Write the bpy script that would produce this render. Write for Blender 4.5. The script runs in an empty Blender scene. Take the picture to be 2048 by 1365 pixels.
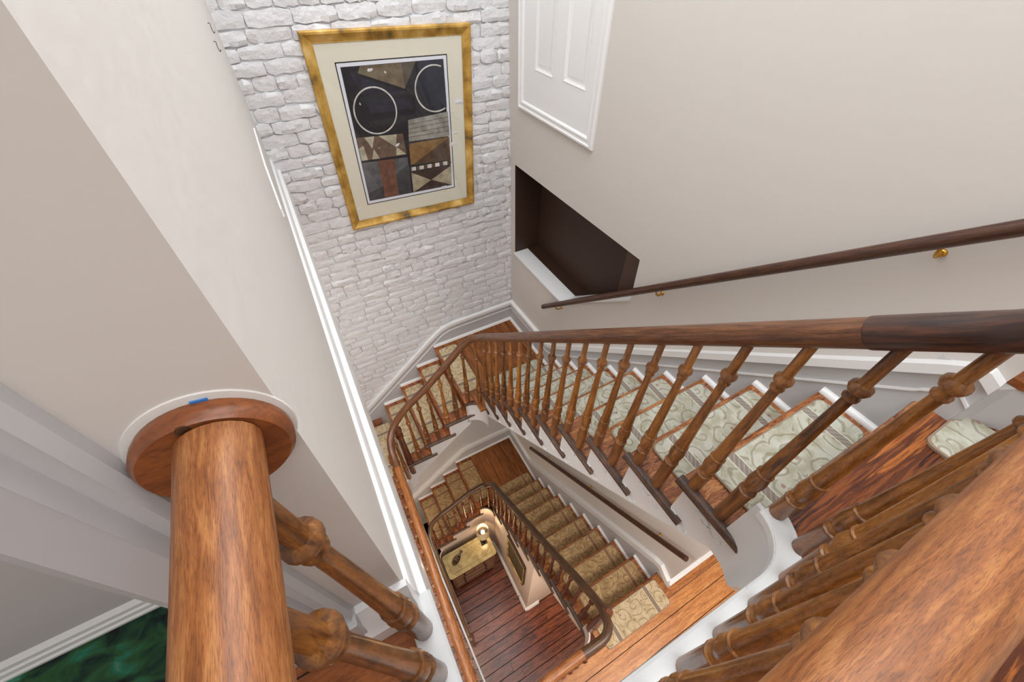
import bpy, bmesh, math, random
from mathutils import Vector, Matrix, geometry
random.seed(7)
S = bpy.context.scene
COL = S.collection
# ---------------------------------------------------------------- camera, world, lights, exposure
F_PX, PITCH, YAW, ROLL = 795.64, 0.82812, 0.51178, 0.01335
cam = bpy.data.cameras.new('camera'); camo = bpy.data.objects.new('camera', cam); COL.objects.link(camo)
fw = Vector((math.sin(YAW)*math.cos(PITCH), math.cos(YAW)*math.cos(PITCH), -math.sin(PITCH)))
rt = Vector((math.cos(YAW), -math.sin(YAW), 0)); up = rt.cross(fw)
c_, s_ = math.cos(ROLL), math.sin(ROLL)
rt, up = c_*rt+s_*up, -s_*rt+c_*up
M = Matrix((rt, up, -fw)).transposed().to_4x4()
camo.matrix_world = M
cam.sensor_width = 36; cam.lens = F_PX/2048*36; cam.clip_start = 0.01; cam.clip_end = 60
S.camera = camo
S.view_settings.view_transform = 'Standard'; S.view_settings.look = 'None'
S.view_settings.gamma = 1; S.view_settings.use_curve_mapping = False
S.view_settings.exposure = 0.0
w = bpy.data.worlds.new('world'); S.world = w; w.use_nodes = True
w.node_tree.nodes['Background'].inputs[0].default_value = (0.85, 0.9, 1, 1)
w.node_tree.nodes['Background'].inputs[1].default_value = 0.3
def area(name, loc, rot, sx, sy, power, col):
    l = bpy.data.lights.new(name, 'AREA'); l.shape = 'RECTANGLE'; l.size = sx; l.size_y = sy
    l.energy = power; l.color = col
    o = bpy.data.objects.new(name, l); COL.objects.link(o); o.location = loc; o.rotation_euler = rot
    return o
area('skylight_lamp', (0.75, 1.2, 1.36), (0, 0, 0), 1.3, 2.6, 50, (0.93, 0.965, 1))
area('landing_fill', (0.5, -0.9, 1.36), (0, 0, 0), 2.2, 0.8, 30, (0.95, 0.975, 1))  # added fill light behind the camera, no fitting there
area('middle_hall_fill', (1.2, -0.9, -1.36), (0, 0, 0), 1.8, 0.7, 48, (1, 0.97, 0.94))  # added fill to brighten the middle floor boards and stringers
area('gallery_fill', (-0.7, 0.9, -1.36), (0, 0, 0), 0.5, 1.8, 27, (1, 0.97, 0.93))  # unseen fill added over the left gallery
area('lower_hall_fill', (1.0, -0.9, -4.3), (0, 0, 0), 1.6, 0.8, 58, (1, 0.85, 0.70))  # warm fill added for the lowest storey, out of view
area('lower_gallery_fill', (-0.7, 0.7, -4.3), (0, 0, 0), 0.5, 1.6, 28, (1, 0.85, 0.66))  # second warm fill, added on the left of the lowest storey
# ---------------------------------------------------------------- measured plan (metres, camera at the origin)
Z3 = -1.092; R = .2; G = .2106; YT = .0086; ZL = Z3-2.0; Z2 = Z3-2.8; X0 = .6305; GB = .2197
R2 = .2037; G2 = .2218; YT2 = .1273; ZL2 = Z2-9*R2; X02 = .6035; GB2 = .2313; Z1 = ZL2-4*R2; Z0 = -7.4
YB = 2.813; XS = 1.544; XI = .785; YI = 1.985; ZTOP = 1.4; YN = -1.6; XW = -1.2; XE = 2.7
def RW(y, z):
    t = min(max((y-.3)/2.5, 0), 1); l = .042*min(max((z+2.85)/2.47, 0), 1.4)
    return 1.56-l*t
def LW(y, z): return -.075+.029*min(z, 0.3)
# ---------------------------------------------------------------- node helpers
def newmat(name):
    m = bpy.data.materials.new(name); m.use_nodes = True; nt = m.node_tree
    return m, nt, nt.nodes['Principled BSDF']
def N(nt, t, **k):
    n = nt.nodes.new(t)
    for a, b in k.items():
        if a.startswith('i_'): n.inputs[a[2:].replace('_', ' ')].default_value = b
        else: setattr(n, a, b)
    return n
def ramp(nt, fac, stops):
    r = N(nt, 'ShaderNodeValToRGB'); nt.links.new(fac, r.inputs[0]); e = r.color_ramp.elements
    while len(e) < len(stops): e.new(.5)
    for el, (p, c) in zip(e, stops): el.position = p; el.color = (*c, 1)
    return r.outputs[0]
def srgb(r, g, b):
    f = lambda v: (v/255/12.92 if v/255 <= .04045 else ((v/255+.055)/1.055)**2.4)
    return (f(r), f(g), f(b))
def coords(nt, kind, scale, rand=False, rot=(0, 0, 0)):
    if kind == 'pos': src = N(nt, 'ShaderNodeNewGeometry').outputs['Position']
    elif kind == 'uv': src = N(nt, 'ShaderNodeTexCoord').outputs['UV']
    else: src = N(nt, 'ShaderNodeTexCoord').outputs['Object']
    if rand:
        oi = N(nt, 'ShaderNodeObjectInfo'); mul = N(nt, 'ShaderNodeMath', operation='MULTIPLY'); mul.inputs[1].default_value = 37.0
        nt.links.new(oi.outputs['Random'], mul.inputs[0])
        add = N(nt, 'ShaderNodeVectorMath', operation='ADD'); nt.links.new(src, add.inputs[0]); nt.links.new(mul.outputs[0], add.inputs[1]); src = add.outputs[0]
    mp = N(nt, 'ShaderNodeMapping'); mp.inputs['Scale'].default_value = scale; mp.inputs['Rotation'].default_value = rot
    nt.links.new(src, mp.inputs['Vector'])
    return mp.outputs[0]
def bump(nt, bsdf, h, strength, dist=.002):
    b = N(nt, 'ShaderNodeBump'); b.inputs['Strength'].default_value = strength; b.inputs['Distance'].default_value = dist
    nt.links.new(h, b.inputs['Height']); nt.links.new(b.outputs[0], bsdf.inputs['Normal'])
def wood(name, dark, mid, light, kind='pos', scale=(1, 1, 1), rough=.35, coarse=1., ring=0., tone=0., coat=.15, rot=(0, 0, 0)):
    m, nt, b = newmat(name)
    def calm(c):
        l = .3*c[0]+.59*c[1]+.11*c[2]; c = [q*.97+l*.03 for q in c]; return (c[0]*.97, c[1]*.98, c[2]*.92)
    dark, mid, light = calm(dark), calm(mid), calm(light)
    v = coords(nt, kind, scale, rand=True, rot=rot)
    n1 = N(nt, 'ShaderNodeTexNoise'); n1.inputs['Scale'].default_value = 3*coarse; n1.inputs['Detail'].default_value = 7; n1.inputs['Roughness'].default_value = .62; n1.inputs['Distortion'].default_value = .12 if ring > 0 else .5
    nt.links.new(v, n1.inputs['Vector']); f = n1.outputs['Fac']
    if ring > 0:
        mu = N(nt, 'ShaderNodeMath', operation='MULTIPLY'); mu.inputs[1].default_value = 46; nt.links.new(f, mu.inputs[0])
        si = N(nt, 'ShaderNodeMath', operation='SINE'); nt.links.new(mu.outputs[0], si.inputs[0])
        ma = N(nt, 'ShaderNodeMath', operation='MULTIPLY_ADD'); ma.inputs[1].default_value = ring; nt.links.new(si.outputs[0], ma.inputs[0]); nt.links.new(f, ma.inputs[2]); f = ma.outputs[0]
    if tone > 0:
        oi = N(nt, 'ShaderNodeObjectInfo'); ma = N(nt, 'ShaderNodeMath', operation='MULTIPLY_ADD'); ma.inputs[1].default_value = tone
        sb = N(nt, 'ShaderNodeMath', operation='SUBTRACT'); sb.inputs[1].default_value = .5; nt.links.new(oi.outputs['Random'], sb.inputs[0]); nt.links.new(sb.outputs[0], ma.inputs[0]); nt.links.new(f, ma.inputs[2]); f = ma.outputs[0]
    c = ramp(nt, f, [(.3, dark), (.5, mid), (.68, light)])
    # fine dark pores
    v2 = N(nt, 'ShaderNodeTexNoise'); v2.inputs['Scale'].default_value = 22*coarse; v2.inputs['Detail'].default_value = 3; nt.links.new(v, v2.inputs['Vector'])
    pm = ramp(nt, v2.outputs['Fac'], [(.36, (.55, .55, .55)), (.5, (1, 1, 1))])
    mx = N(nt, 'ShaderNodeMixRGB', blend_type='MULTIPLY'); mx.inputs[0].default_value = .75; nt.links.new(c, mx.inputs[1]); nt.links.new(pm, mx.inputs[2])
    res = mx.outputs[0]
    if kind == 'obj':
        pt = N(nt, 'ShaderNodeNewGeometry').outputs['Pointiness']; pf_ = ramp(nt, pt, [(.52, (0, 0, 0)), (.62, (.7, .7, .7))])
        m5 = N(nt, 'ShaderNodeMixRGB'); nt.links.new(pf_, m5.inputs[0]); nt.links.new(res, m5.inputs[1]); m5.inputs[2].default_value = (*srgb(122, 88, 68), 1)
        m5.use_clamp = True; res = m5.outputs[0]
    nt.links.new(res, b.inputs['Base Color'])
    b.inputs['Roughness'].default_value = rough; b.inputs['Coat Weight'].default_value = coat; b.inputs['Coat Roughness'].default_value = .22
    bump(nt, b, v2.outputs['Fac'], .25, .0012)
    return m
def paint(name, col, rough=.5, scale=30, strength=.2, dist=.001, coat=0., var=.0):
    m, nt, b = newmat(name); v = coords(nt, 'pos', (1, 1, 1))
    n = N(nt, 'ShaderNodeTexNoise'); n.inputs['Scale'].default_value = scale; n.inputs['Detail'].default_value = 4; nt.links.new(v, n.inputs['Vector'])
    if var:
        n2 = N(nt, 'ShaderNodeTexNoise'); n2.inputs['Scale'].default_value = 9; n2.inputs['Detail'].default_value = 5; nt.links.new(v, n2.inputs['Vector'])
        nt.links.new(ramp(nt, n2.outputs['Fac'], [(.35, tuple(c*(1-var) for c in col)), (.65, col)]), b.inputs['Base Color'])
    else: b.inputs['Base Color'].default_value = (*col, 1)
    b.inputs['Roughness'].default_value = rough; b.inputs['Coat Weight'].default_value = coat
    bump(nt, b, n.outputs['Fac'], strength, dist)
    return m
def plain(name, col, rough=.5, metal=0., emit=0.):
    m, nt, b = newmat(name); b.inputs['Base Color'].default_value = (*col, 1); b.inputs['Roughness'].default_value = rough; b.inputs['Metallic'].default_value = metal
    n = N(nt, 'ShaderNodeTexNoise'); n.inputs['Scale'].default_value = 60; nt.links.new(coords(nt, 'obj', (1, 1, 1)), n.inputs['Vector']); bump(nt, b, n.outputs['Fac'], .08, .0006)
    if emit: b.inputs['Emission Color'].default_value = (*col, 1); b.inputs['Emission Strength'].default_value = emit
    return m
MT = {}
MT['plaster'] = paint('cream_plaster', srgb(212, 206, 200), .75, 14, .22, .003)
MT['plaster_left'] = paint('cream_plaster_left', srgb(222, 218, 213), .7, 20, .45, .004)
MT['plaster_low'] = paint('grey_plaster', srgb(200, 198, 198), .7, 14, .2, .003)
MT['white'] = paint('white_gloss_paint', srgb(238, 238, 238), .32, 40, .15, .001, coat=.2)
MT['curb'] = paint('worn_white_paint', srgb(228, 230, 230), .3, 35, .35, .002, coat=.2, var=.06)
MT['skirt'] = paint('skirting_shade_grey', srgb(196, 196, 198), .38, 40, .15, .001)  # white skirting greyed: shade of its upright faces put into the colour
MT['string'] = paint('stringer_paint', srgb(214, 215, 216), .35, 30, .2, .0015, coat=.15)
MT['brick'] = paint('painted_brick', srgb(226, 226, 228), .5, 38, 1., .007)
MT['mortar'] = paint('painted_mortar', srgb(218, 218, 220), .6, 60, .9, .006)
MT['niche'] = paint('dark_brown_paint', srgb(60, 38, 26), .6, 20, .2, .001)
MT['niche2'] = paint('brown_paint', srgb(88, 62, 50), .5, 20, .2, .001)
MT['ceil'] = paint('ceiling_paint', srgb(235, 232, 226), .8)
MT['closet'] = paint('closet_paint', srgb(214, 196, 184), .45, 20, .15, .001)
MT['baluster'] = wood('baluster_wood', srgb(80, 44, 16), srgb(144, 88, 34), srgb(182, 118, 50), 'obj', (14, 14, 2.2), .3, 1.6, tone=.22)
MT['baluster_low'] = wood('dark_baluster_wood', srgb(52, 18, 8), srgb(96, 38, 16), srgb(130, 62, 28), 'obj', (14, 14, 2.2), .28, 1.6, tone=.12)
MT['rail_mid'] = wood('handrail_wood', srgb(62, 32, 18), srgb(104, 62, 36), srgb(138, 88, 54), 'uv', (2.5, 34, 1), .33, 1.3)
MT['rail_dark'] = wood('dark_handrail_wood', srgb(34, 22, 22), srgb(66, 40, 32), srgb(104, 60, 40), 'uv', (1.6, 22, 1), .3, 1.5)
MT['rail_low'] = wood('umber_handrail_wood', srgb(52, 34, 22), srgb(84, 56, 36), srgb(104, 72, 48), 'uv', (2.5, 26, 1), .4, 1.2)
MT['rail_near'] = wood('worn_handrail_wood', srgb(112, 62, 30), srgb(156, 92, 44), srgb(184, 122, 68), 'uv', (6, 48, 1), .4, 1.1, coat=.1)
MT['rail_orange'] = wood('orange_handrail_wood', srgb(104, 56, 24), srgb(158, 94, 44), srgb(190, 124, 66), 'uv', (3, 34, 1), .3, 1.2)
MT['rosette'] = wood('rosette_wood', srgb(104, 50, 12), srgb(142, 70, 16), srgb(160, 86, 28), 'obj', (3, 8, 9), .38, 1.6)
MT['wallrail'] = wood('walnut_wallrail', srgb(40, 20, 12), srgb(74, 40, 24), srgb(98, 58, 36), 'uv', (3, 30, 1), .35, 1.4)
MT['nosing'] = wood('dark_nosing_wood', srgb(44, 26, 16), srgb(76, 48, 32), srgb(106, 70, 48), 'pos', (9, 3, 9), .42, 1.6, coat=0.)
MT['tread'] = wood('pine_tread_wood', srgb(94, 48, 26), srgb(166, 96, 50), srgb(204, 136, 78), 'pos', (3, 16, 16), .35, 1.0, ring=.10)
MT['tread_b'] = wood('pine_tread_wood_across', srgb(94, 44, 20), srgb(160, 86, 40), srgb(198, 122, 66), 'pos', (16, 3, 16), .35, 1.0, ring=.08)
MT['board_y'] = wood('landing_board_wood', srgb(104, 52, 20), srgb(146, 84, 34), srgb(176, 108, 52), 'pos', (14, 1.6, 14), .3, 1.1, tone=.14)
MT['board_x'] = wood('hall_board_wood', srgb(150, 84, 34), srgb(196, 124, 62), srgb(220, 150, 86), 'pos', (1.6, 12, 12), .34, 1.2, tone=.2)
MT['board_g'] = wood('gallery_board_wood', srgb(96, 46, 22), srgb(158, 88, 46), srgb(186, 112, 66), 'pos', (1.6, 12, 12), .4, 1.2, tone=.2)
MT['board_0'] = wood('red_brown_board_wood', srgb(62, 24, 14), srgb(112, 54, 32), srgb(144, 80, 50), 'pos', (1.4, 11, 11), .25, 1.2, tone=.22, coat=.35)
MT['board_3'] = wood('stained_top_board_wood', srgb(44, 20, 16), srgb(112, 56, 28), srgb(182, 104, 42), 'pos', (.5, 8, 8), .3, .8, ring=.10, coat=.3)
MT['plank_hall'] = wood('top_hall_board_wood', srgb(110, 52, 18), srgb(156, 84, 34), srgb(180, 104, 48), 'pos', (1.6, 12, 12), .32, 1.2)
MT['gold'] = None
m, nt, b = newmat('gilt_frame'); MT['gold'] = m
v = coords(nt, 'pos', (1, 1, 1)); n = N(nt, 'ShaderNodeTexNoise'); n.inputs['Scale'].default_value = 9; n.inputs['Detail'].default_value = 6; nt.links.new(v, n.inputs['Vector'])
nt.links.new(ramp(nt, n.outputs['Fac'], [(.32, srgb(104, 90, 62)), (.42, srgb(172, 130, 54)), (.58, srgb(212, 170, 88)), (.75, srgb(238, 210, 146))]), b.inputs['Base Color'])
b.inputs['Metallic'].default_value = .3; b.inputs['Roughness'].default_value = .4
MT['brass'] = plain('brass', srgb(200, 150, 60), .25, 1.)
MT['iron'] = plain('dark_iron', srgb(30, 26, 24), .4, .7)
MT['black'] = plain('black_lacquer', srgb(18, 14, 12), .35)
MT['mat_board'] = plain('mat_board', srgb(226, 222, 204), .8)
MT['paper'] = plain('print_border', srgb(226, 229, 238), .8)
MT['rope_edge'] = plain('mat_binding', srgb(150, 128, 108), .9)
def carpet(name, base, base2, line, rope):
    m, nt, b = newmat(name)
    oi = N(nt, 'ShaderNodeObjectInfo'); tc = N(nt, 'ShaderNodeTexCoord')
    sep = N(nt, 'ShaderNodeSeparateXYZ'); nt.links.new(tc.outputs['Object'], sep.inputs[0])
    cx = N(nt, 'ShaderNodeCombineXYZ'); nt.links.new(sep.outputs[0], cx.inputs[0]); nt.links.new(sep.outputs[1], cx.inputs[1])
    ml = N(nt, 'ShaderNodeMath', operation='MULTIPLY'); ml.inputs[1].default_value = 19; nt.links.new(oi.outputs['Random'], ml.inputs[0])
    ad = N(nt, 'ShaderNodeVectorMath', operation='ADD'); nt.links.new(cx.outputs[0], ad.inputs[0]); nt.links.new(ml.outputs[0], ad.inputs[1])
    def nz(vec, sc, det=2):
        q = N(nt, 'ShaderNodeTexNoise'); q.inputs['Scale'].default_value = sc; q.inputs['Detail'].default_value = det; nt.links.new(vec, q.inputs['Vector']); return q
    wn = nz(ad.outputs[0], 14); wv = N(nt, 'ShaderNodeVectorMath', operation='SCALE'); wv.inputs['Scale'].default_value = .05; nt.links.new(wn.outputs['Color'], wv.inputs[0])
    co = N(nt, 'ShaderNodeVectorMath', operation='ADD'); nt.links.new(ad.outputs[0], co.inputs[0]); nt.links.new(wv.outputs[0], co.inputs[1])
    def spiral(scale, k, width):
        vo = N(nt, 'ShaderNodeTexVoronoi', voronoi_dimensions='2D'); vo.inputs['Scale'].default_value = scale; vo.inputs['Randomness'].default_value = .75; nt.links.new(co.outputs[0], vo.inputs['Vector'])
        df = N(nt, 'ShaderNodeVectorMath', operation='SUBTRACT'); nt.links.new(co.outputs[0], df.inputs[0]); nt.links.new(vo.outputs['Position'], df.inputs[1])
        s2 = N(nt, 'ShaderNodeSeparateXYZ'); nt.links.new(df.outputs[0], s2.inputs[0])
        at = N(nt, 'ShaderNodeMath', operation='ARCTAN2'); nt.links.new(s2.outputs[1], at.inputs[0]); nt.links.new(s2.outputs[0], at.inputs[1])
        ma = N(nt, 'ShaderNodeMath', operation='MULTIPLY_ADD'); ma.inputs[1].default_value = k*scale; nt.links.new(vo.outputs['Distance'], ma.inputs[0]); 
        dv = N(nt, 'ShaderNodeMath', operation='MULTIPLY'); dv.inputs[1].default_value = 1; nt.links.new(vo.outputs['Distance'], dv.inputs[0])
        m1 = N(nt, 'ShaderNodeMath', operation='MULTIPLY'); m1.inputs[1].default_value = k; nt.links.new(vo.outputs['Distance'], m1.inputs[0])
        su = N(nt, 'ShaderNodeMath', operation='ADD'); nt.links.new(m1.outputs[0], su.inputs[0]); nt.links.new(at.outputs[0], su.inputs[1])
        si = N(nt, 'ShaderNodeMath', operation='SINE'); nt.links.new(su.outputs[0], si.inputs[0])
        return si.outputs[0]
    s1 = spiral(8.5, 17, .1)
    mask = ramp(nt, s1, [(.0, (.10, .10, .10)), (.60, (0, 0, 0)), (.97, (.62, .62, .62))])
    n2 = nz(ad.outputs[0], 20, 4); shade = ramp(nt, n2.outputs['Fac'], [(.38, base2), (.58, base)])
    mx = N(nt, 'ShaderNodeMixRGB'); nt.links.new(mask, mx.inputs[0]); nt.links.new(shade, mx.inputs[1]); mx.inputs[2].default_value = (*line, 1)
    # small rose flecks
    vf = N(nt, 'ShaderNodeTexVoronoi', voronoi_dimensions='2D'); vf.inputs['Scale'].default_value = 9; nt.links.new(ad.outputs[0], vf.inputs['Vector'])
    fl = ramp(nt, vf.outputs['Distance'], [(.05, (.7, .7, .7)), (.09, (0, 0, 0))])
    mf = N(nt, 'ShaderNodeMixRGB'); nt.links.new(fl, mf.inputs[0]); nt.links.new(mx.outputs[0], mf.inputs[1]); mf.inputs[2].default_value = (*srgb(150, 96, 92), 1)
    # rope bands near the two ends (distance from centre along local X)
    ab = N(nt, 'ShaderNodeMath', operation='ABSOLUTE'); nt.links.new(sep.outputs[0], ab.inputs[0])
    c1 = N(nt, 'ShaderNodeMath', operation='COMPARE'); c1.inputs[1].default_value = .2; c1.inputs[2].default_value = .0165; nt.links.new(ab.outputs[0], c1.inputs[0])
    dg = N(nt, 'ShaderNodeMath', operation='MULTIPLY_ADD'); dg.inputs[1].default_value = .9; nt.links.new(ab.outputs[0], dg.inputs[0]); nt.links.new(sep.outputs[1], dg.inputs[2])
    d2 = N(nt, 'ShaderNodeMath', operation='MULTIPLY'); d2.inputs[1].default_value = 300; nt.links.new(dg.outputs[0], d2.inputs[0])
    sn = N(nt, 'ShaderNodeMath', operation='SINE'); nt.links.new(d2.outputs[0], sn.inputs[0])
    rc = ramp(nt, sn.outputs[0], [(.3, tuple(c*.72 for c in rope)), (.6, rope)])
    m3 = N(nt, 'ShaderNodeMixRGB'); nt.links.new(c1.outputs[0], m3.inputs[0]); nt.links.new(mf.outputs[0], m3.inputs[1]); nt.links.new(rc, m3.inputs[2])
    c2 = N(nt, 'ShaderNodeMath', operation='COMPARE'); c2.inputs[1].default_value = .2; c2.inputs[2].default_value = .021; nt.links.new(ab.outputs[0], c2.inputs[0])
    c3 = N(nt, 'ShaderNodeMath', operation='SUBTRACT'); nt.links.new(c2.outputs[0], c3.inputs[0]); nt.links.new(c1.outputs[0], c3.inputs[1])
    m4 = N(nt, 'ShaderNodeMixRGB'); nt.links.new(c3.outputs[0], m4.inputs[0]); nt.links.new(m3.outputs[0], m4.inputs[1]); m4.inputs[2].default_value = (*tuple(min(1, c*1.15) for c in base), 1)
    nt.links.new(m4.outputs[0], b.inputs['Base Color'])
    b.inputs['Roughness'].default_value = .95; b.inputs['Sheen Weight'].default_value = .2
    f3 = nz(ad.outputs[0], 220, 2)
    hh = N(nt, 'ShaderNodeMath', operation='MULTIPLY_ADD'); hh.inputs[1].default_value = .5; nt.links.new(s1, hh.inputs[0]); nt.links.new(f3.outputs['Fac'], hh.inputs[2])
    bump(nt, b, hh.outputs[0], .5, .004)
    return m
MT['carpet_sage'] = carpet('sage_scroll_carpet', srgb(202, 202, 188), srgb(176, 172, 150), srgb(130, 118, 90), srgb(164, 152, 140))
MT['carpet_tan'] = carpet('tan_warm_lit_carpet', srgb(216, 196, 160), srgb(194, 172, 132), srgb(130, 112, 80), srgb(156, 138, 120))  # tan partly holds warm light painted into the carpet colour
MT['carpet_low'] = carpet('brown_warm_lit_carpet', srgb(198, 166, 118), srgb(170, 138, 94), srgb(104, 78, 46), srgb(160, 122, 92))  # brown-gold of the warm lower light put into the carpet colour
# ---------------------------------------------------------------- mesh helpers
class MB:
    def __init__(s): s.v = []; s.f = []; s.uv = {}
    def add(s, vs, fs, uvs=None):
        o = len(s.v); s.v += [tuple(v) for v in vs]
        for i, f in enumerate(fs):
            s.f.append([o+a for a in f])
            if uvs: s.uv[len(s.f)-1] = uvs[i]
        return s
    def box(s, x0, x1, y0, y1, z0, z1):
        x0, x1 = sorted((x0, x1)); y0, y1 = sorted((y0, y1)); z0, z1 = sorted((z0, z1))
        vs = [(x, y, z) for z in (z0, z1) for y in (y0, y1) for x in (x0, x1)]
        return s.add(vs, [(0, 2, 3, 1), (4, 5, 7, 6), (0, 1, 5, 4), (2, 6, 7, 3), (0, 4, 6, 2), (1, 3, 7, 5)])
    def prism(s, poly, fn, a, b):
        """poly: 2-D points (u, v); fn(u, v, d) -> 3-D; extruded from d=a to d=b"""
        n = len(poly); vs = [fn(u, v, a) for u, v in poly]+[fn(u, v, b) for u, v in poly]
        fs = [tuple(range(n)), tuple(range(2*n-1, n-1, -1))]+[(i, i+n, (i+1) % n+n, (i+1) % n) for i in range(n)]
        return s.add(vs, fs)
    def lathe(s, prof, seg=16, c=(0, 0, 0), ax='z', sc=(1, 1)):
        vs = []; n = len(prof)
        for h, r in prof:
            for k in range(seg):
                a = 2*math.pi*k/seg; p = (r*math.cos(a)*sc[0], r*math.sin(a)*sc[1], h)
                if ax == 'y': p = (p[0], h, p[1])
                if ax == 'x': p = (h, p[0], p[1])
                vs.append((c[0]+p[0], c[1]+p[1], c[2]+p[2]))
        fs = [(i*seg+k, i*seg+(k+1) % seg, (i+1)*seg+(k+1) % seg, (i+1)*seg+k) for i in range(n-1) for k in range(seg)]
        fs += [tuple(range(seg-1, -1, -1)), tuple((n-1)*seg+k for k in range(seg))]
        return s.add(vs, fs)
    def tube(s, pts, rx, rz=None, seg=18, cap=True):
        """swept ellipse with UVs: u along the length (m), v around"""
        rz = rz or rx; P = [Vector(p) for p in pts]; n = len(P); vs = []; L = [0]
        for i in range(1, n): L.append(L[-1]+(P[i]-P[i-1]).length)
        prev = None
        for i in range(n):
            t = (P[min(i+1, n-1)]-P[max(i-1, 0)]).normalized()
            side = t.cross(Vector((0, 0, 1)))
            if side.length < .15: side = prev or Vector((1, 0, 0))
            side.normalize(); prev = side; u = side.cross(t).normalized()
            rr = rx[i] if isinstance(rx, list) else rx; r2 = rz[i] if isinstance(rz, list) else rz
            for k in range(seg):
                a = 2*math.pi*k/seg; vs.append(P[i]+side*math.cos(a)*rr+u*math.sin(a)*r2)
        fs = []; uv = []
        for i in range(n-1):
            for k in range(seg):
                fs.append((i*seg+k, i*seg+(k+1) % seg, (i+1)*seg+(k+1) % seg, (i+1)*seg+k))
                a0, a1 = k/seg, (k+1)/seg
                uv.append([(L[i], a0*.2), (L[i], a1*.2), (L[i+1], a1*.2), (L[i+1], a0*.2)])
        if cap:
            fs += [tuple(range(seg-1, -1, -1)), tuple((n-1)*seg+k for k in range(seg))]; uv += [[(0, 0)]*seg, [(L[-1], 0)]*seg]
        return s.add(vs, fs, uv)
def link(o, parent):
    COL.objects.link(o)
    if parent: o.parent = parent
def obj(name, mb, mat, parent=None, smooth=None, bevel=0, local=False, fix=True):
    """one mesh object; its origin goes to the middle of its base (world coordinates in, parent at its own place)"""
    me = bpy.data.meshes.new(name)
    if local: org = Vector((0, 0, 0)); vs = mb.v
    else:
        xs, ys, zs = zip(*mb.v); org = Vector(((min(xs)+max(xs))/2, (min(ys)+max(ys))/2, min(zs)))
        vs = [tuple(Vector(v)-org) for v in mb.v]
    me.from_pydata(vs, [], mb.f)
    if mb.uv:
        ul = me.uv_layers.new(name='UVMap')
        for p in me.polygons:
            u = mb.uv.get(p.index)
            if u:
                for li, c in zip(p.loop_indices, u): ul.data[li].uv = c
    if fix:
        bm = bmesh.new(); bm.from_mesh(me); bmesh.ops.recalc_face_normals(bm, faces=bm.faces); bm.to_mesh(me); bm.free()
    me.materials.append(mat)
    if smooth is not None:
        for p in me.polygons: p.use_smooth = True
        try: me.set_sharp_from_angle(angle=math.radians(smooth))
        except Exception: pass
    o = bpy.data.objects.new(name, me); link(o, parent)
    o.location = org-(parent_loc(parent) if parent else Vector((0, 0, 0)))
    if bevel:
        bv = o.modifiers.new('bevel', 'BEVEL'); bv.width = bevel; bv.segments = 2; bv.limit_method = 'ANGLE'
    return o
def parent_loc(p):
    l = Vector((0, 0, 0))
    while p: l = l+p.location; p = p.parent
    return l
def thing(name, label, cat, loc=(0, 0, 0), group=None):
    o = bpy.data.objects.new(name, None); o.empty_display_size = .05; COL.objects.link(o); o.location = loc
    return tag(o, label, cat, group)
def tag(o, label, cat, group=None):
    o['label'] = label; o['category'] = cat
    if group: o['group'] = group
    return o
def struct(o, label=None, cat=None):
    o['kind'] = 'structure'
    if label: o['label'] = label
    if cat: o['category'] = cat
    return o
def stuff(o): o['kind'] = 'stuff'; return o
def crom(P, n=8):
    P = [Vector(p) for p in P]; Q = [2*P[0]-P[1]]+P+[2*P[-1]-P[-2]]; out = []
    for i in range(1, len(Q)-2):
        a, b, c, d = Q[i-1:i+3]
        for k in range(n):
            t = k/n; out.append(.5*((2*b)+(c-a)*t+(2*a-5*b+4*c-d)*t*t+(3*b-a-3*c+d)*t**3))
    return out+[P[-1]]
def arc(cx, cy, r, a0, a1, n=8): return [(cx+r*math.cos(math.radians(a0+(a1-a0)*i/n)), cy+r*math.sin(math.radians(a0+(a1-a0)*i/n))) for i in range(n+1)]
def surf_poly(outer, holes, fn, step=.3):
    """flat polygon with holes, cut into a grid, then mapped by fn(u, v)"""
    loops = [[Vector((u, v, 0)) for u, v in l] for l in [outer]+holes]
    flat = [p for l in loops for p in l]
    tris = geometry.tessellate_polygon(loops)
    bm = bmesh.new(); vs = [bm.verts.new(p) for p in flat]
    for t in tris:
        try: bm.faces.new([vs[i] for i in t])
        except ValueError: pass
    us = [p.x for p in flat]; ws = [p.y for p in flat]
    if step:
        for ax, lo, hi in ((0, min(us), max(us)), (1, min(ws), max(ws))):
            k = lo+step
            while k < hi:
                co = Vector((k, 0, 0)) if ax == 0 else Vector((0, k, 0)); no = Vector((1, 0, 0)) if ax == 0 else Vector((0, 1, 0))
                bmesh.ops.bisect_plane(bm, geom=bm.verts[:]+bm.edges[:]+bm.faces[:], plane_co=co, plane_no=no); k += step
    bm.verts.index_update(); mb = MB()
    mb.add([fn(v.co.x, v.co.y) for v in bm.verts], [[v.index for v in f.verts] for f in bm.faces]); bm.free()
    return mb
# ---------------------------------------------------------------- room shell
# right wall, with the niche opening
niche = [(2.72, -1.36), (2.72, -2.185), (1.94, -2.185), (1.27, -1.63), (1.285, -1.35)]
YE = -.085
o = obj('wall_right', surf_poly([(YE, Z3-.02), (.03, Z3-.4), (.03, Z2-.3), (YE, Z2-.3), (YE, Z0), (YB, Z0), (YB, ZTOP), (YE, ZTOP)], [niche], lambda y, z: (RW(y, z), y, z)), MT['plaster'], smooth=30); wall_right = struct(o)
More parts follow.
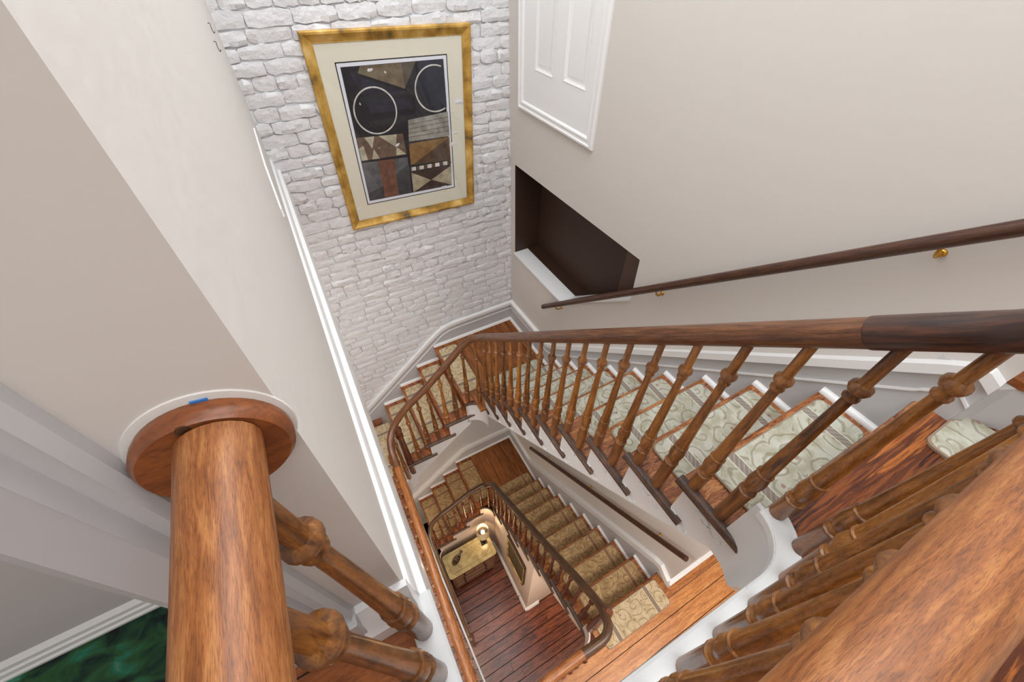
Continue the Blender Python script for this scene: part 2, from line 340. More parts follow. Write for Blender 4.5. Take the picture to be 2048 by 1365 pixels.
# outer skin so the wall has thickness at the openings
mb = MB().box(1.561, 1.68, .03, .12, Z2-.3, Z3-.4); mb.box(1.561, 1.68, YE, .10, Z3, ZTOP); mb.box(1.68, 1.71, .1, YB, Z0, -2.4); mb.box(1.72, 1.75, .1, YB, -1.2, ZTOP)
struct(obj('wall_right', mb, MT['plaster']))
mb = MB()
n = len(niche)
for i in range(n):
    (y0, z0), (y1, z1) = niche[i], niche[(i+1) % n]
    mb.add([(RW(y0, z0), y0, z0), (RW(y1, z1), y1, z1), (1.80, y1, z1), (1.80, y0, z0)], [(0, 1, 2, 3)])
mb.add([(1.80, y, z) for y, z in niche], [tuple(range(n))])
obj('niche_lining', mb, MT['niche'], wall_right)
obj('niche_panel', MB().prism([(1.2, -1.33), (1.60, -1.33), (1.60, -2.0), (1.2, -1.7)], lambda y, z, d: (d, y, z), 1.785, 1.799), MT['niche2'], wall_right)
sl = MB().prism([(2.72, -2.178), (1.93, -2.178), (1.93, -2.20), (2.72, -2.20)], lambda y, z, d: (RW(y, z)+d, y, z), -.012, .135)
obj('sill_board', sl, MT['white'], wall_right, bevel=.002)
sl = MB().prism([(1.94, -2.178), (1.27, -1.622), (1.27, -1.648), (1.94, -2.204)], lambda y, z, d: (RW(y, z)+d, y, z), -.008, .135)
obj('sill_board', sl, MT['white'], wall_right, bevel=.002)
# back wall: mortar plane behind the bricks above, plain plaster below the middle floor
mb = MB().box(XW, XE, YB, YB+.15, Z2, ZTOP); wall_back = struct(obj('wall_back', mb, MT['mortar']))
struct(obj('wall_back', MB().box(XW, XE, YB-.004, YB+.15, Z0, Z2-.02), MT['plaster_low']))
# left wall of the shaft above the top floor (leans a little) and the wall end carrying the rosette
YW = .27
lw = surf_poly([(YW, -1.06), (YB, -1.06), (YB, ZTOP), (YW, ZTOP)], [], lambda y, z: (LW(y, z), y, z))
wl = struct(obj('wall_left', lw, MT['plaster_left'], smooth=30))
lw = MB()
for z0, z1 in ((Z3, -.8), (-.8, -.4), (-.4, 0), (0, .3), (.3, ZTOP)):
    lw.add([(-.26, YW, z0), (LW(0, z0), YW, z0), (LW(0, z1), YW, z1), (-.26, YW, z1)], [(0, 1, 2, 3)])
lw.add([(-.26, YW, Z3), (-.26, YW, ZTOP), (-.26, .50, ZTOP), (-.26, .50, Z3)], [(0, 1, 2, 3)])
wf = struct(obj('wall_front', lw, MT['plaster']))
struct(obj('wall_closet', MB().box(XW, -.262, .575, .62, Z3, ZTOP), MT['plaster']))
struct(obj('wall_left', MB().box(XW-.1, XW, YN, YB, Z0, ZTOP), MT['plaster']))
struct(obj('wall_front', MB().box(XW, XE, YN-.1, YN, Z0, ZTOP), MT['plaster']))
struct(obj('wall_east', MB().box(XE, XE+.1, YN, YB, Z0, ZTOP), MT['plaster']))
struct(obj('wall_hall', MB().box(1.68, XE, .03, .2, Z2, Z3-.2), MT['plaster_low']))
struct(obj('wall_hall', MB().box(1.563, XE, .10, .2, Z3+.2, ZTOP), MT['plaster']))
struct(obj('wall_hall', MB().box(1.71, XE, .1, .2, Z0, Z2-.2), MT['plaster_low']))
struct(obj('ceiling', MB().box(XW, XE, YN, YB, ZTOP, ZTOP+.1), MT['ceil']))
# floor slabs (undersides are the ceilings below)
def slab(z, th, nm='ceiling'):
    mb = MB().box(XW, XE, YN, -.14, z-th, z-.022); mb.box(XW, -.13, -.14, YB, z-th, z-.022); mb.box(1.0, XE, -.14, .0, z-th, z-.022)
    mb.box(XS+.02, XE, 0, .09, z-th, z-.022)
    return struct(obj(nm, mb, MT['ceil']))
slab(Z3, .16); slab(Z2, .2)
struct(obj('ceiling', MB().box(XW, XE, YN, YB, Z0-.2, Z0-.022), MT['ceil']))
# ---------------------------------------------------------------- bricks
BR = []
for v in range(14):
    mb = MB(); nx, nz = 5, 3; rnd = random.Random(v)
    vs = []
    for j in range(nz+1):
        for i in range(nx+1):
            u, t = i/nx-.5, j/nz-.5; edge = i in (0, nx) or j in (0, nz)
            if edge: u += rnd.uniform(-.02, .02); t += rnd.uniform(-.09, .09)
            if (i in (0, nx)) and (j in (0, nz)): u *= .96; t *= .82
            vs.append((u, -1 if not edge else -.78, t))
    for i, p in enumerate(vs): vs[i] = (p[0], p[1]+(rnd.uniform(-.22, .22)), p[2])
    ring = [i for i in range(nx+1)]+[(nx+1)*j+nx for j in range(1, nz+1)]+[(nx+1)*nz+i for i in range(nx-1, -1, -1)]+[(nx+1)*j for j in range(nz-1, 0, -1)]
    k = len(vs); vs += [(vs[i][0]*1.02, .3, vs[i][2]*1.05) for i in ring]
    fs = [(j*(nx+1)+i, j*(nx+1)+i+1, (j+1)*(nx+1)+i+1, (j+1)*(nx+1)+i) for j in range(nz) for i in range(nx)]
    m_ = len(ring); fs += [(ring[i], k+i, k+(i+1) % m_, ring[(i+1) % m_]) for i in range(m_)]
    mb.add(vs, fs); me = bpy.data.meshes.new('brick'); me.from_pydata(vs, [], fs)
    bm = bmesh.new(); bm.from_mesh(me); bmesh.ops.recalc_face_normals(bm, faces=bm.faces); bm.to_mesh(me); bm.free()
    me.materials.append(MT['brick']); [setattr(p, 'use_smooth', True) for p in me.polygons]; me.set_sharp_from_angle(angle=math.radians(38))
    BR.append((me, vs, fs))
rest = MB(); nb = 0; z = Z2+.0; row = 0
while z < ZTOP-.03:
    h = .0715+random.uniform(-.006, .006); xx = -1.0+random.uniform(-.2, 0)
    hdr = (row % 5 == 0)
    while xx < 1.56:
        wd = (random.uniform(.10, .125) if hdr or random.random() < .13 else random.uniform(.19, .225))
        x1 = min(xx+wd, 1.565)
        if x1-xx > .04 and not (z < -2.85 and x1 > .75) and z+h > Z2+.1 and x1 > -.35:
            v = random.randrange(14); cx_, cz_ = (xx+x1)/2, z+h/2+random.uniform(-.004, .004)
            sx, sz, sy = (x1-xx)-random.uniform(.002, .006), h-random.uniform(.003, .007), random.uniform(.010, .020)
            if -2.35 < cz_ < -.02 and cx_ > -.12 and nb < 300:
                o = bpy.data.objects.new('brick', BR[v][0]); link(o, wall_back); nb += 1
                o.location = Vector((cx_, YB, cz_))-wall_back.location; o.scale = (sx, sy, sz); o.rotation_euler = (random.uniform(-.06, .06), random.uniform(-.022, .022), random.uniform(-.02, .02))
            else: rest.add([(cx_+p[0]*sx, YB+p[1]*sy, cz_+p[2]*sz) for p in BR[v][1]], BR[v][2])
        xx = x1+.0
    z += h; row += 1
stuff(obj('brick_courses', rest, MT['brick'], wall_back, smooth=38))
# ---------------------------------------------------------------- skirting boards along the stairs
def skirt(name, axis, face, top, bot, cap=.03, capd=.022, beadoff=.09, body=.02):
    """strip between polylines top/bot (u, z) on the plane at `face`, body thickness towards the wall, with cap and bead"""
    sg = -1
    fn = (lambda u, z, d: (d, u, z)) if axis == 'x' else (lambda u, z, d: (u, d, z))
    root = None
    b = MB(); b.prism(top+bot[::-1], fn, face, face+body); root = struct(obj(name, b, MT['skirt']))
    def strip(off0, off1, proud, mat, nm):
        m_ = MB(); 
        for (u0, z0), (u1, z1) in zip(top[:-1], top[1:]):
            pass
        lo = []; hi = []
        for i, (u, z) in enumerate(top):
            a = Vector(top[max(i-1, 0)]); c = Vector(top[min(i+1, len(top)-1)]); t = (c-a).normalized(); nn = Vector((-t.y, t.x))
            if nn.y < 0: nn = -nn
            kk = 1/max(nn.y, .68); hi.append((u, z-off0*kk)); lo.append((u, z-off1*kk))
        n_ = len(hi)
        vs = [fn(u, z, face-proud) for u, z in hi]+[fn(u, z, face-proud) for u, z in lo]+[fn(u, z, face+body) for u, z in hi]+[fn(u, z, face+body*.5) for u, z in lo]
        fs = []
        for i in range(n_-1): fs += [(i, i+1, n_+i+1, n_+i), (i, 2*n_+i, 2*n_+i+1, i+1), (n_+i, n_+i+1, 3*n_+i+1, 3*n_+i), (2*n_+i, 3*n_+i, 3*n_+i+1, 2*n_+i+1)]
        fs += [(0, n_, 3*n_, 2*n_), (n_-1, 3*n_-1, 4*n_-1, 2*n_-1)]
        m_.add(vs, fs); obj(nm, m_, mat, root, smooth=35)
    strip(-.004, cap, capd, MT['white'], 'cap_moulding')
    strip(beadoff, beadoff+.008, .008, MT['white'], 'bead')
    return root
def sm(pts): return [tuple(p)[:2] for p in crom([(u, z, 0) for u, z in pts], 5)]
up_back = [(XS, -2.845), (.90, -2.845)]+sm([(.82, -2.85), (.72, -2.885), (.60, -2.97)])+[(-.32, -3.735), (-.50, -3.74), (-1.0, -3.74)]
up_bot = [(XS, ZL), (X0, ZL), (X0-.01, ZL-.3), (-.06, Z2), (-.5, Z2), (-1.0, Z2)]
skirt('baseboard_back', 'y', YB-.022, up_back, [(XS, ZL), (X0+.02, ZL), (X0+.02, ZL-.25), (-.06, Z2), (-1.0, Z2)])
up_right = [(YB-.02, -2.83)]+sm([(2.16, -2.81), (2.07, -2.81), (1.97, -2.745)])+[(.2, -1.085)]+sm([(.03, -.925), (-.02, -.886), (-.05, -.88)])+[(-.085, -.90)]
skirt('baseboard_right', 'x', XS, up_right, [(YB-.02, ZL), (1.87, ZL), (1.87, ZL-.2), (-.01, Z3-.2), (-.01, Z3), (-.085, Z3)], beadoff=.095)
lo_back = [(XS, -5.445), (.88, -5.43)]+sm([(.82, -5.43), (.72, -5.46), (.62, -5.54)])+[(-.3, -6.27), (-1.0, -6.3)]
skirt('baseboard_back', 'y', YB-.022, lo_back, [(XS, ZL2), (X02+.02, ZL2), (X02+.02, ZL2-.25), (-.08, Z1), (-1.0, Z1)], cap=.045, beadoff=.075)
lo_right = [(YB-.02, -5.44)]+sm([(2.30, -5.44), (2.18, -5.43), (2.06, -5.34)])+[(.30, -3.80)]+sm([(.21, -3.722), (.14, -3.690)])+[(.028, -3.772)]
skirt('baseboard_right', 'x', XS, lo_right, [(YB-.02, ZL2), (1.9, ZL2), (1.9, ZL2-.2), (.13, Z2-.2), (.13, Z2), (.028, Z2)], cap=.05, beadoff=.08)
# hall baseboard on the middle floor, turning away from the stairs
mb = MB().box(XS-.004, XE, -.006, .03, Z2, Z2+.085); mb.box(XS-.002, XE, .004, .03, Z2+.085, Z2+.105); mb.box(XS, XE, .014, .03, Z2+.105, Z2+.12)
struct(obj('baseboard_hall', mb, MT['white'], bevel=.004))
# ---------------------------------------------------------------- boards
def planks_x(y0, y1, x0, x1, z, w, mat, parent, clip=None, th=.018, jit=.012, joints=1, gap=.0026):
    y = y0
    while y < y1-.01:
        ww = min(w+random.uniform(-jit, jit), y1-y); xs = [x0]+sorted(random.uniform(x0+.3, x1-.2) for _ in range(joints if x1-x0 > 1.2 else 0))+[x1]
        for a, b in zip(xs[:-1], xs[1:]):
            if b-a > .03: obj('plank', MB().box(a+.0015, b-.0015, y+gap, y+ww-gap, z-th, z-random.uniform(0, .0012)), mat, parent)
        y += ww
floor0 = struct(obj('floor', MB().box(XW, XE, YN, YB, Z0-.04, Z0-.022), MT['black']))
planks_x(-.55, 2.2, XW+.02, 1.7, Z0, .136, MT['board_0'], floor0, gap=.0042)
planks_x(YN, -.55, XW+.02, 2.6, Z0, .2, MT['board_0'], floor0)
floor2 = struct(obj('floor', MB().box(XW, -.13, -.14, YB, Z2-.03, Z2-.02), MT['black']))
planks_x(.02, YB-.02, XW+.02, -.112, Z2, .10, MT['board_g'], floor2, joints=0)
floor2b = struct(obj('floor', MB().box(XW, XE, YN, -.14, Z2-.03, Z2-.02), MT['black']))
planks_x(-.85, -.065, -.9, XE-.01, Z2, .132, MT['board_x'], floor2b)
planks_x(YN, -.85, -.9, XE-.01, Z2, .2, MT['board_x'], floor2b)
obj('plank', MB().box(.80, XS-.002, -.063, .10, Z2-.022, Z2), MT['board_x'], floor2b)
obj('plank', MB().box(XS, XE-.01, -.063, -.007, Z2-.022, Z2-.001), MT['board_x'], floor2b)
floor3 = struct(obj('floor', MB().box(.80, XE, YN, -.0, Z3-.03, Z3-.023), MT['black']))
for y0, y1 in ((-.30, -.02), (-.50, -.303), (-.72, -.503), (-.95, -.723), (-1.2, -.953)):
    x0 = .80 if y0 < -.3 else .79
    if y0 == -.30:
        pl = [(XE-.02, y1), (XE-.02, y0), (.42, y0), (.42, -.143), (.66, -.143)]+[(a, b_) for a, b_ in arc(.665, .03, .175, -90, -18, 8)]+[(.832, y1)]
        mb = MB().prism(pl, lambda x, y, d: (x, y, d), Z3-.022, Z3)
    else: mb = MB().box(.42, XE-.02, y0, y1, Z3-.022, Z3)
    obj('plank', mb, MT['board_3'], floor3)
floor3l = struct(obj('floor', MB().box(XW, .42, YN, -.14, Z3-.03, Z3-.023), MT['black']))
planks_x(-1.2, -.145, XW+.02, .418, Z3, .13, MT['plank_hall'], floor3l, joints=0)
planks_x(-.145, .27, XW+.02, -.128, Z3, .13, MT['plank_hall'], floor3l, joints=0)
# ---------------------------------------------------------------- staircases
def nose(x0, x1, yf, yb, z, th=.032, axis='y'):
    """board with a half-round front edge at yf"""
    s = -1 if yb < yf else 1; r = th/2
    pr = [(yb, z-th), (yb, z)]+[(yf+s*r-s*r*math.sin(math.radians(a)), z-r+r*math.cos(math.radians(a))) for a in range(0, 181, 30)]
    if axis == 'y': return MB().prism(pr, lambda u, v, d: (d, u, v), x0, x1)
    return MB().prism(pr, lambda u, v, d: (u, d, v), x0, x1)
def string_strip(pts, th, mat, parent, nm='stringer', cap=None):
    """vertical skin following pts (x, y, ztop, zbot) with thickness th to the left-hand side"""
    P = []; n_ = len(pts)
    for i, p in enumerate(pts):
        j = i
        while j > 0 and (Vector(pts[j-1][:2])-Vector(p[:2])).length < 1e-5: j -= 1
        k = i
        while k < n_-1 and (Vector(pts[k+1][:2])-Vector(p[:2])).length < 1e-5: k += 1
        a = Vector(pts[max(j-1, 0)][:2]); c = Vector(pts[min(k+1, n_-1)][:2]); t = (c-a).normalized(); P.append((Vector(p[:2]), Vector((t.y, -t.x))))
    vs = []
    for (q, nn), p in zip(P, pts):
        i_ = q+nn*th; vs += [(q.x, q.y, p[2]), (q.x, q.y, p[3]), (i_.x, i_.y, p[2]), (i_.x, i_.y, p[3])]
    fs = []
    for i in range(n_-1):
        a, b = 4*i, 4*i+4
        same = (P[i][0]-P[i+1][0]).length < 1e-5
        if same: fs.append((a, b, b+2, a+2)); continue
        fs += [(a, b, b+1, a+1), (a+2, a+3, b+3, b+2), (a, a+2, b+2, b), (a+1, b+1, b+3, a+3)]
    e = 4*(n_-1); fs += [(0, 1, 3, 2), (e, e+2, e+3, e+1)]
    return obj(nm, MB().add(vs, fs), mat, parent, smooth=40)
def scroll(parent, fn, flip=1):
    """C-scroll relief on the stringer under a nosing return"""
    mb = MB()
    pts = [(0.0, 0), (.012, .016), (.034, .020), (.052, .008), (.052, -.010), (.038, -.018), (.028, -.008)]
    mb.tube([fn(u, v) for u, v in [tuple(p)[:2] for p in crom([(a, b, 0) for a, b in pts], 4)]], [.0035]*25, [.0035]*25, 6)
    pts = [(.060, -.002), (.078, -.022), (.10, -.026), (.112, -.012), (.104, .0)]
    mb.tube([fn(u, v) for u, v in [tuple(p)[:2] for p in crom([(a, b, 0) for a, b in pts], 4)]], [.003]*17, [.003]*17, 6)
    obj('scroll_bracket', mb, MT['string'], parent, smooth=60)
def flight(st, n, r, g, yt, zt, zl, x0, gb, nb, lower=False):
    tm, tbm = MT['tread'], MT['tread_b']
    for k in range(1, n+1):
        yk = yt+(n-k)*g; z = zt-(n-k)*r
        if k < n: obj('tread', nose(XI+.008, XS, yk, yk-g-.035, z), tm, st, smooth=40)
        else: obj('tread', nose(XI+.03, XS, yk, -.028 if not lower else .098, z), tm, st, smooth=40)
        obj('riser', MB().box(XI+.01, XS, yk-.032, yk-.05, z-r, z-.03), tm, st)
        if k < n:
            obj('nosing_return', nose(yk-.30, yk+.002, XI-.020, XI+.010, z, .034, axis='y').__class__().add(*ret_x(yk+.003, yk-.30, z)), MT['nosing'], st, smooth=40)
            obj('cover_strip', MB().prism([(XS, z), (XS, z+.022), (XS-.007, z+.021), (XS-.017, z+.015), (XS-.022, z+.007), (XS-.022, z)], lambda u, v, d: (u, d, v), yk-.004, yk-g-.028), MT['white'], st, smooth=40)
            scroll(st, lambda u, v, yk=yk, z=z: (XI-.001, yk-.10-u, z-.075+v))
            if lower is False: scroll(st, lambda u, v, yk=yk, z=z: (XI-.001, yk-.235-u*.9, z-.02+v*1.1))
    # landing: nosing board, boards along Y, cover strips
    obj('landing_nosing', nose(YI+.008, YB-.022, x0, x0+.09, zl, axis='x'), tbm, st, smooth=40)
    obj('landing_underlay', MB().box(.80, XS, YI-.1, YB-.022, zl-.05, zl-.022), MT['black'], st); x = x0+.092
    while x < XS-.01:
        wd = min(.125+random.uniform(-.006, .006), XS-x); ys = YI+.005 if x < .70 else (yt+(n-1)*g-.05)
        obj('plank', MB().box(x+.002, x+wd-.002, ys, YB-.022, zl-.025, zl), MT['board_y'], st); x += wd
    obj('cover_strip', MB().prism([(XS, zl), (XS, zl+.022), (XS-.012, zl+.018), (XS-.022, zl)], lambda u, v, d: (u, d, v), YB-.022, yt+(n-1)*g-.03), MT['white'], st, smooth=40)
    obj('cover_strip', MB().prism([(YB-.022, zl), (YB-.022, zl+.022), (YB-.034, zl+.018), (YB-.044, zl)], lambda u, v, d: (d, u, v), XS, x0+.002), MT['white'], st, smooth=40)
    # flight along the back wall
    for j in range(1, nb):
        xj = x0-j*gb; z = zl-j*r
        obj('tread', nose(YI+.008, YB-.022, xj, xj+gb+.035, z, axis='x'), tbm, st, smooth=40)
        obj('riser', MB().box(xj+.032, xj+.05, YI+.01, YB-.022, z-r, z-.03), tbm, st)
        obj('nosing_return', MB().add(*ret_y(xj-.003, xj+(.30 if j < nb else .1), z)), MT['nosing'], st, smooth=40)
        obj('cover_strip', MB().prism([(YB-.022, z), (YB-.022, z+.022), (YB-.034, z+.018), (YB-.044, z)], lambda u, v, d: (d, u, v), xj+.004, xj+gb+.028), MT['white'], st, smooth=40)
    obj('riser', MB().box(x0+.032, x0+.05, YI+.01, YB-.022, zl-r, zl-.03), tbm, st)
    # curved nosing round the landing corner
    pc = [(XI-.0, yt+(n-1)*g+.01)]+arc(.64, 1.84, .145, 0, 90, 10)+[(x0, YI)]
    tp = MB().tube([(a, b, zl-.016) for a, b in [(XI-.002, 1.80)]+arc(.635, 1.835, .152, 0, 90, 10)+[(x0, 1.987)]], .014, .017, 8)
    obj('nosing_return', tp, MT['nosing'], st, smooth=60)
def ret_x(y1, y0, z, th=.034):
    r = th/2; pr = [(XI+.012, z-th), (XI+.012, z+.001)]+[(XI-.02+r-r*math.sin(math.radians(a)), z-r+.001+r*math.cos(math.radians(a))) for a in range(0, 181, 30)]
    mb = MB().prism(pr, lambda u, v, d: (u, d, v), y0, y1); return mb.v, mb.f
def ret_y(x0, x1, z, th=.034):
    r = th/2; pr = [(YI+.012, z-th), (YI+.012, z+.001)]+[(YI-.02+r-r*math.sin(math.radians(a)), z-r+.001+r*math.cos(math.radians(a))) for a in range(0, 181, 30)]
    mb = MB().prism(pr, lambda u, v, d: (d, u, v), x0, x1); return mb.v, mb.f
up_st = thing('staircase', 'upper wooden staircase from the top landing down past the brick wall', 'staircase', (XI+.3, 1.0, Z2))
flight(up_st, 10, R, G, YT, Z3, ZL, X0, GB, 4)
lo_st = thing('staircase', 'lower wooden staircase seen through the stairwell, under the grey stringer', 'staircase', (XI+.3, 1.0, Z0))
flight(lo_st, 9, R2, G2, YT2, Z2, ZL2, X02, GB2, 4, lower=True)
# stringers that wrap round the well
def wrap(n, r, g, yt, zt, zl, x0, gb, bot_r, bot_l, bot_b, zfl):
    P = []
    for k in range(n, 0, -1):
        ya = yt+(n-k)*g-.032; zk = zt-(n-k)*r
        P.append((XI, ya, zk-.02 if k < n else zt+.003, bot_r(ya)))
        P.append((XI, ya, zk-r-.02, bot_r(ya)))
    for a, b in arc(.635, 1.835, .15, 0, 90, 10): P.append((a, b, zl-.02, bot_l))
    P.append((x0+.032, YI, zl-.02, bot_l)); P.append((x0+.032, YI, zl-r-.02, bot_b(x0)))
    for j in range(1, 4):
        xj = x0-j*gb+.032; P.append((xj, YI, zl-j*r-.02, bot_b(xj))); P.append((xj, YI, zl-(j+1)*r+(-.02 if j < 3 else .003), bot_b(xj)))
    return P
nl = lambda y: Z3-(y-YT)*R/G
nb_ = lambda x: ZL-(X0-x)*R/GB
P = [(.60, -.09, Z3+.002, Z3-.02), (.63, -.09, Z3+.002, Z3-.09)]+[(a, b, Z3+.002, Z3-(.16, .22, .27, .30, .32, .33, .34, .35, .36, .365, .37)[i]) for i, (a, b) in enumerate(arc(.665, .03, .12, -90, 0, 10))]
Q = wrap(10, R, G, YT, Z3, ZL, X0, GB, lambda y: nl(y)-.37, ZL-.30, lambda x: min(ZL-.30, nb_(x)-.36), Z2)
P = P[:-1]+[(XI, .03, Z3+.003, Z3-.37)]; Q = [q for q in Q if q[1] > .03]
Q = [(XI, .031, Z3-R-.02, Z3-.38)]+Q
Lf = [(a, b, Z2+.003, Z2-.25) for a, b in arc(-.0+.01, 1.875, .11, 90, 180, 10)]
string_strip(P[:-1]+[P[-1]]+Q+Lf+[(-.10, 1.0, Z2+.003, Z2-.2), (-.075, .1, Z2+.003, Z2-.2), (-.075, .06, Z2+.003, Z2-.2)]+[(a, b, Z2+.003, Z2-.2) for a, b in arc(.045, .12, .12, 180, 270, 8)]+[(.62, .0, Z2+.003, Z2-.2)], .012, MT['string'], up_st)
nl2 = lambda y: Z2-(y-YT2)*R2/G2
P = [(.60, .0, Z2+.003, Z2-.2)]+[(a, b, Z2+.003, Z2-.2) for a, b in arc(.665, .12, .12, -90, 0, 8)]
Q = [q for q in wrap(9, R2, G2, YT2, Z2, ZL2, X02, GB2, lambda y: nl2(y)-.37, Z0+.02, lambda x: Z0+.02, Z1) if q[1] > .125]
Q = [(XI, .124, Z2-R2-.02, Z2-.37)]+[(x, y, a, (Z0+.001 if y > .86 else b)) for x, y, a, b in Q]
i_ = next(i for i, q in enumerate(Q) if q[1] > .86)
q0, q1 = Q[i_-1], Q[i_]
Q.insert(i_, (XI, .846, q0[2], q0[3])); Q.insert(i_+1, (XI, .847, q0[2], Z0+.001))
Lf = [(a, b, Z1+.003, Z0+.001) for a, b in arc(.01, 1.875, .11, 90, 180, 10)]
for k in range(4): Lf += [(-.10, 1.62-.24*k, Z1-k*.215, Z0+.001), (-.10, 1.62-.24*k, Z1-(k+1)*.215, Z0+.001)]
string_strip(P+Q+Lf[:-1], .012, MT['closet'], lo_st)
# white curbs edging the wells
def curb(z, outline, w, h0, h1, parent, mat, nm='curb'):
    n_ = len(outline); vs = []; fs = []
    for i, (x, y) in enumerate(outline):
        a = Vector(outline[max(i-1, 0)]); c = Vector(outline[min(i+1, n_-1)]); t = (c-a).normalized(); nn = Vector((t.y, -t.x)); q = Vector((x, y)); o_ = q-nn*.006; e = q+nn*w
        for p, zz in ((o_, z-h0), (o_, z+h1-.006), (q, z+h1), (e, z+h1), (e, z-.02)): vs.append((p.x, p.y, zz))
    for i in range(n_-1):
        a, b = 5*i, 5*i+5
        for k in range(4): fs.append((a+k, a+k+1, b+k+1, b+k))
        fs.append((a+4, a, b, b+4))
    fs += [(0, 1, 2, 3, 4), tuple(5*(n_-1)+k for k in (4, 3, 2, 1, 0))]
    return obj(nm, MB().add(vs, fs), mat, parent, smooth=40)
out3 = [(-.070, .268), (-.070, .03)]+arc(.03, .03, .115, 190, 262, 8)+[(.655, -.096)]+arc(.665, .025, .120, -84, -6, 9)
c3 = struct(curb(Z3, out3, .055, .028, .004, None, MT['curb'], 'trim_1'))
# plaster band under the shaft's left wall: stepped white trim at floor level
mb = MB(); 
mb.prism([(-.13, Z3-.16), (-.068, Z3-.16), (-.068, Z3-.03), (-.072, Z3-.008), (-.088, Z3-.004), (-.088, -1.045), (-.095, -1.03), (-.115, -1.028), (-.13, -1.028)], lambda x, z, d: (x, d, z), .268, YB-.005)
struct(obj('trim_2', mb, MT['white'], smooth=30))
# baseboard, casing and doorway on the wall end
mb = MB(); mb.prism([(YW, Z3), (YW-.045, Z3), (YW-.045, Z3+.07), (YW-.035, Z3+.085), (YW-.03, Z3+.13), (YW-.018, Z3+.15), (YW-.014, Z3+.165), (YW, Z3+.165)], lambda y, z, d: (d, y, z), -.205, -.092)
struct(obj('baseboard_front', mb, MT['white'], smooth=30))
prof = [(-.197, 0), (-.197, -.012), (-.203, -.022), (-.208, -.014), (-.225, -.012), (-.232, -.026), (-.240, -.018), (-.262, -.016), (-.285, -.02), (-.30, -.012), (-.30, 0)]
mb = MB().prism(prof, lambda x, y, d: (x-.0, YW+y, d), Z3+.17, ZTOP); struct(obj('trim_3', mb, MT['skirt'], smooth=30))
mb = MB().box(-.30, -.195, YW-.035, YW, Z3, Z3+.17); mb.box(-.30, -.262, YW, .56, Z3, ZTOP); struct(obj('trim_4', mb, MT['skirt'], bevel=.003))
mb = MB().box(XW, -.262, .545, .575, Z3, ZTOP)
w2 = struct(obj('wall_closet', mb, MT['plaster_low']))
mb = MB().prism([(.545, Z3), (.528, Z3), (.528, Z3+.012), (.532, Z3+.016), (.532, Z3+.03), (.536, Z3+.034), (.536, Z3+.048), (.545, Z3+.06)], lambda y, z, d: (d, y, z), XW, -.30)
struct(obj('baseboard_closet', mb, MT['white'], smooth=30))
m, nt, b = newmat('green_rug'); v = coords(nt, 'pos', (1, 1.6, 1))
n1 = N(nt, 'ShaderNodeTexNoise'); n1.inputs['Scale'].default_value = 13; n1.inputs['Detail'].default_value = 8; n1.inputs['Distortion'].default_value = .7; nt.links.new(v, n1.inputs['Vector'])
nt.links.new(ramp(nt, n1.outputs['Fac'], [(.36, srgb(6, 10, 9)), (.44, srgb(16, 52, 40)), (.54, srgb(42, 84, 44)), (.64, srgb(34, 112, 88)), (.74, srgb(110, 150, 110))]), b.inputs['Base Color']); b.inputs['Roughness'].default_value = .9
o = obj('rug', MB().box(-1.15, -.31, .30, .527, Z3, Z3+.006), m); tag(o, 'dark green mottled rug on the floor behind the round rail, bottom left corner', 'rug')
# step up beside the top mat
mb = MB().prism([(1.546, -.087), (1.60, -.112), (1.74, -.30), (1.92, -.62), (XE-.01, -.62), (XE-.01, .09), (1.563, .09)], lambda x, y, d: (x, y, d), Z3, Z3+.17)
struct(obj('wall_landing', mb, MT['plaster_low']))
mb = MB().prism([(1.600, -.120), (1.732, -.312), (1.91, -.64), (XE-.01, -.64), (XE-.01, .09), (1.60, .09)], lambda x, y, d: (x, y, d), Z3+.1705, Z3+.195)
struct(obj('floor', mb, MT['plank_hall']))
# ---------------------------------------------------------------- carpet mats
def mat_mesh(hx, hy, rad=.03, th=.011):
    pl = arc(hx-rad, hy-rad, rad, 0, 90, 4)+arc(-hx+rad, hy-rad, rad, 90, 180, 4)+arc(-hx+rad, -hy+rad, rad, 180, 270, 4)+arc(hx-rad, -hy+rad, rad, 270, 360, 4)
    n_ = len(pl); sc = lambda k: [(x*(1-k/hx), y*(1-k/hy)) for x, y in pl]
    vs = [(x, y, 0) for x, y in pl]+[(x, y, th*.75) for x, y in pl]+[(x, y, th) for x, y in sc(.005)]
    top = MB().add([(x, y, th+.0004) for x, y in sc(.0055)]+[(x, y, th-.003) for x, y in sc(.0055)], [tuple(range(n_)), tuple(range(2*n_-1, n_-1, -1))]+[(i, i+n_, (i+1) % n_+n_, (i+1) % n_) for i in range(n_)])
    fs = [(l*n_+i, l*n_+(i+1) % n_, (l+1)*n_+(i+1) % n_, (l+1)*n_+i) for l in range(2) for i in range(n_)]+[tuple(range(n_-1, -1, -1)), tuple(2*n_+i for i in range(n_))]
    return MB().add(vs, fs), top
ORD = ['lowest', 'second', 'third', 'fourth', 'fifth', 'sixth', 'seventh', 'eighth', 'ninth']
protos = {}
def carpet_mat(hx, hy, loc, rz, pile, label, group=None, key=None):
    key = (hx, hy, pile)
    if key not in protos:
        a, b_ = mat_mesh(hx, hy)
        t = thing('stair_mat', '', 'carpet mat')
        e = obj('binding', a, MT['rope_edge'], t, smooth=50, local=True); p = obj('pile', b_, MT[pile], t, local=True)
        e.location = p.location = (0, 0, 0); protos[key] = t
    else:
        src = protos[key]; t = src.copy(); COL.objects.link(t)
        for ch in src.children:
            c = ch.copy(); COL.objects.link(c); c.parent = t
    t.location = loc; t.rotation_euler = (0, 0, rz); t['label'] = label
    if group: t['group'] = group
    elif 'group' in t: del t['group']
    return t
XM = 1.188
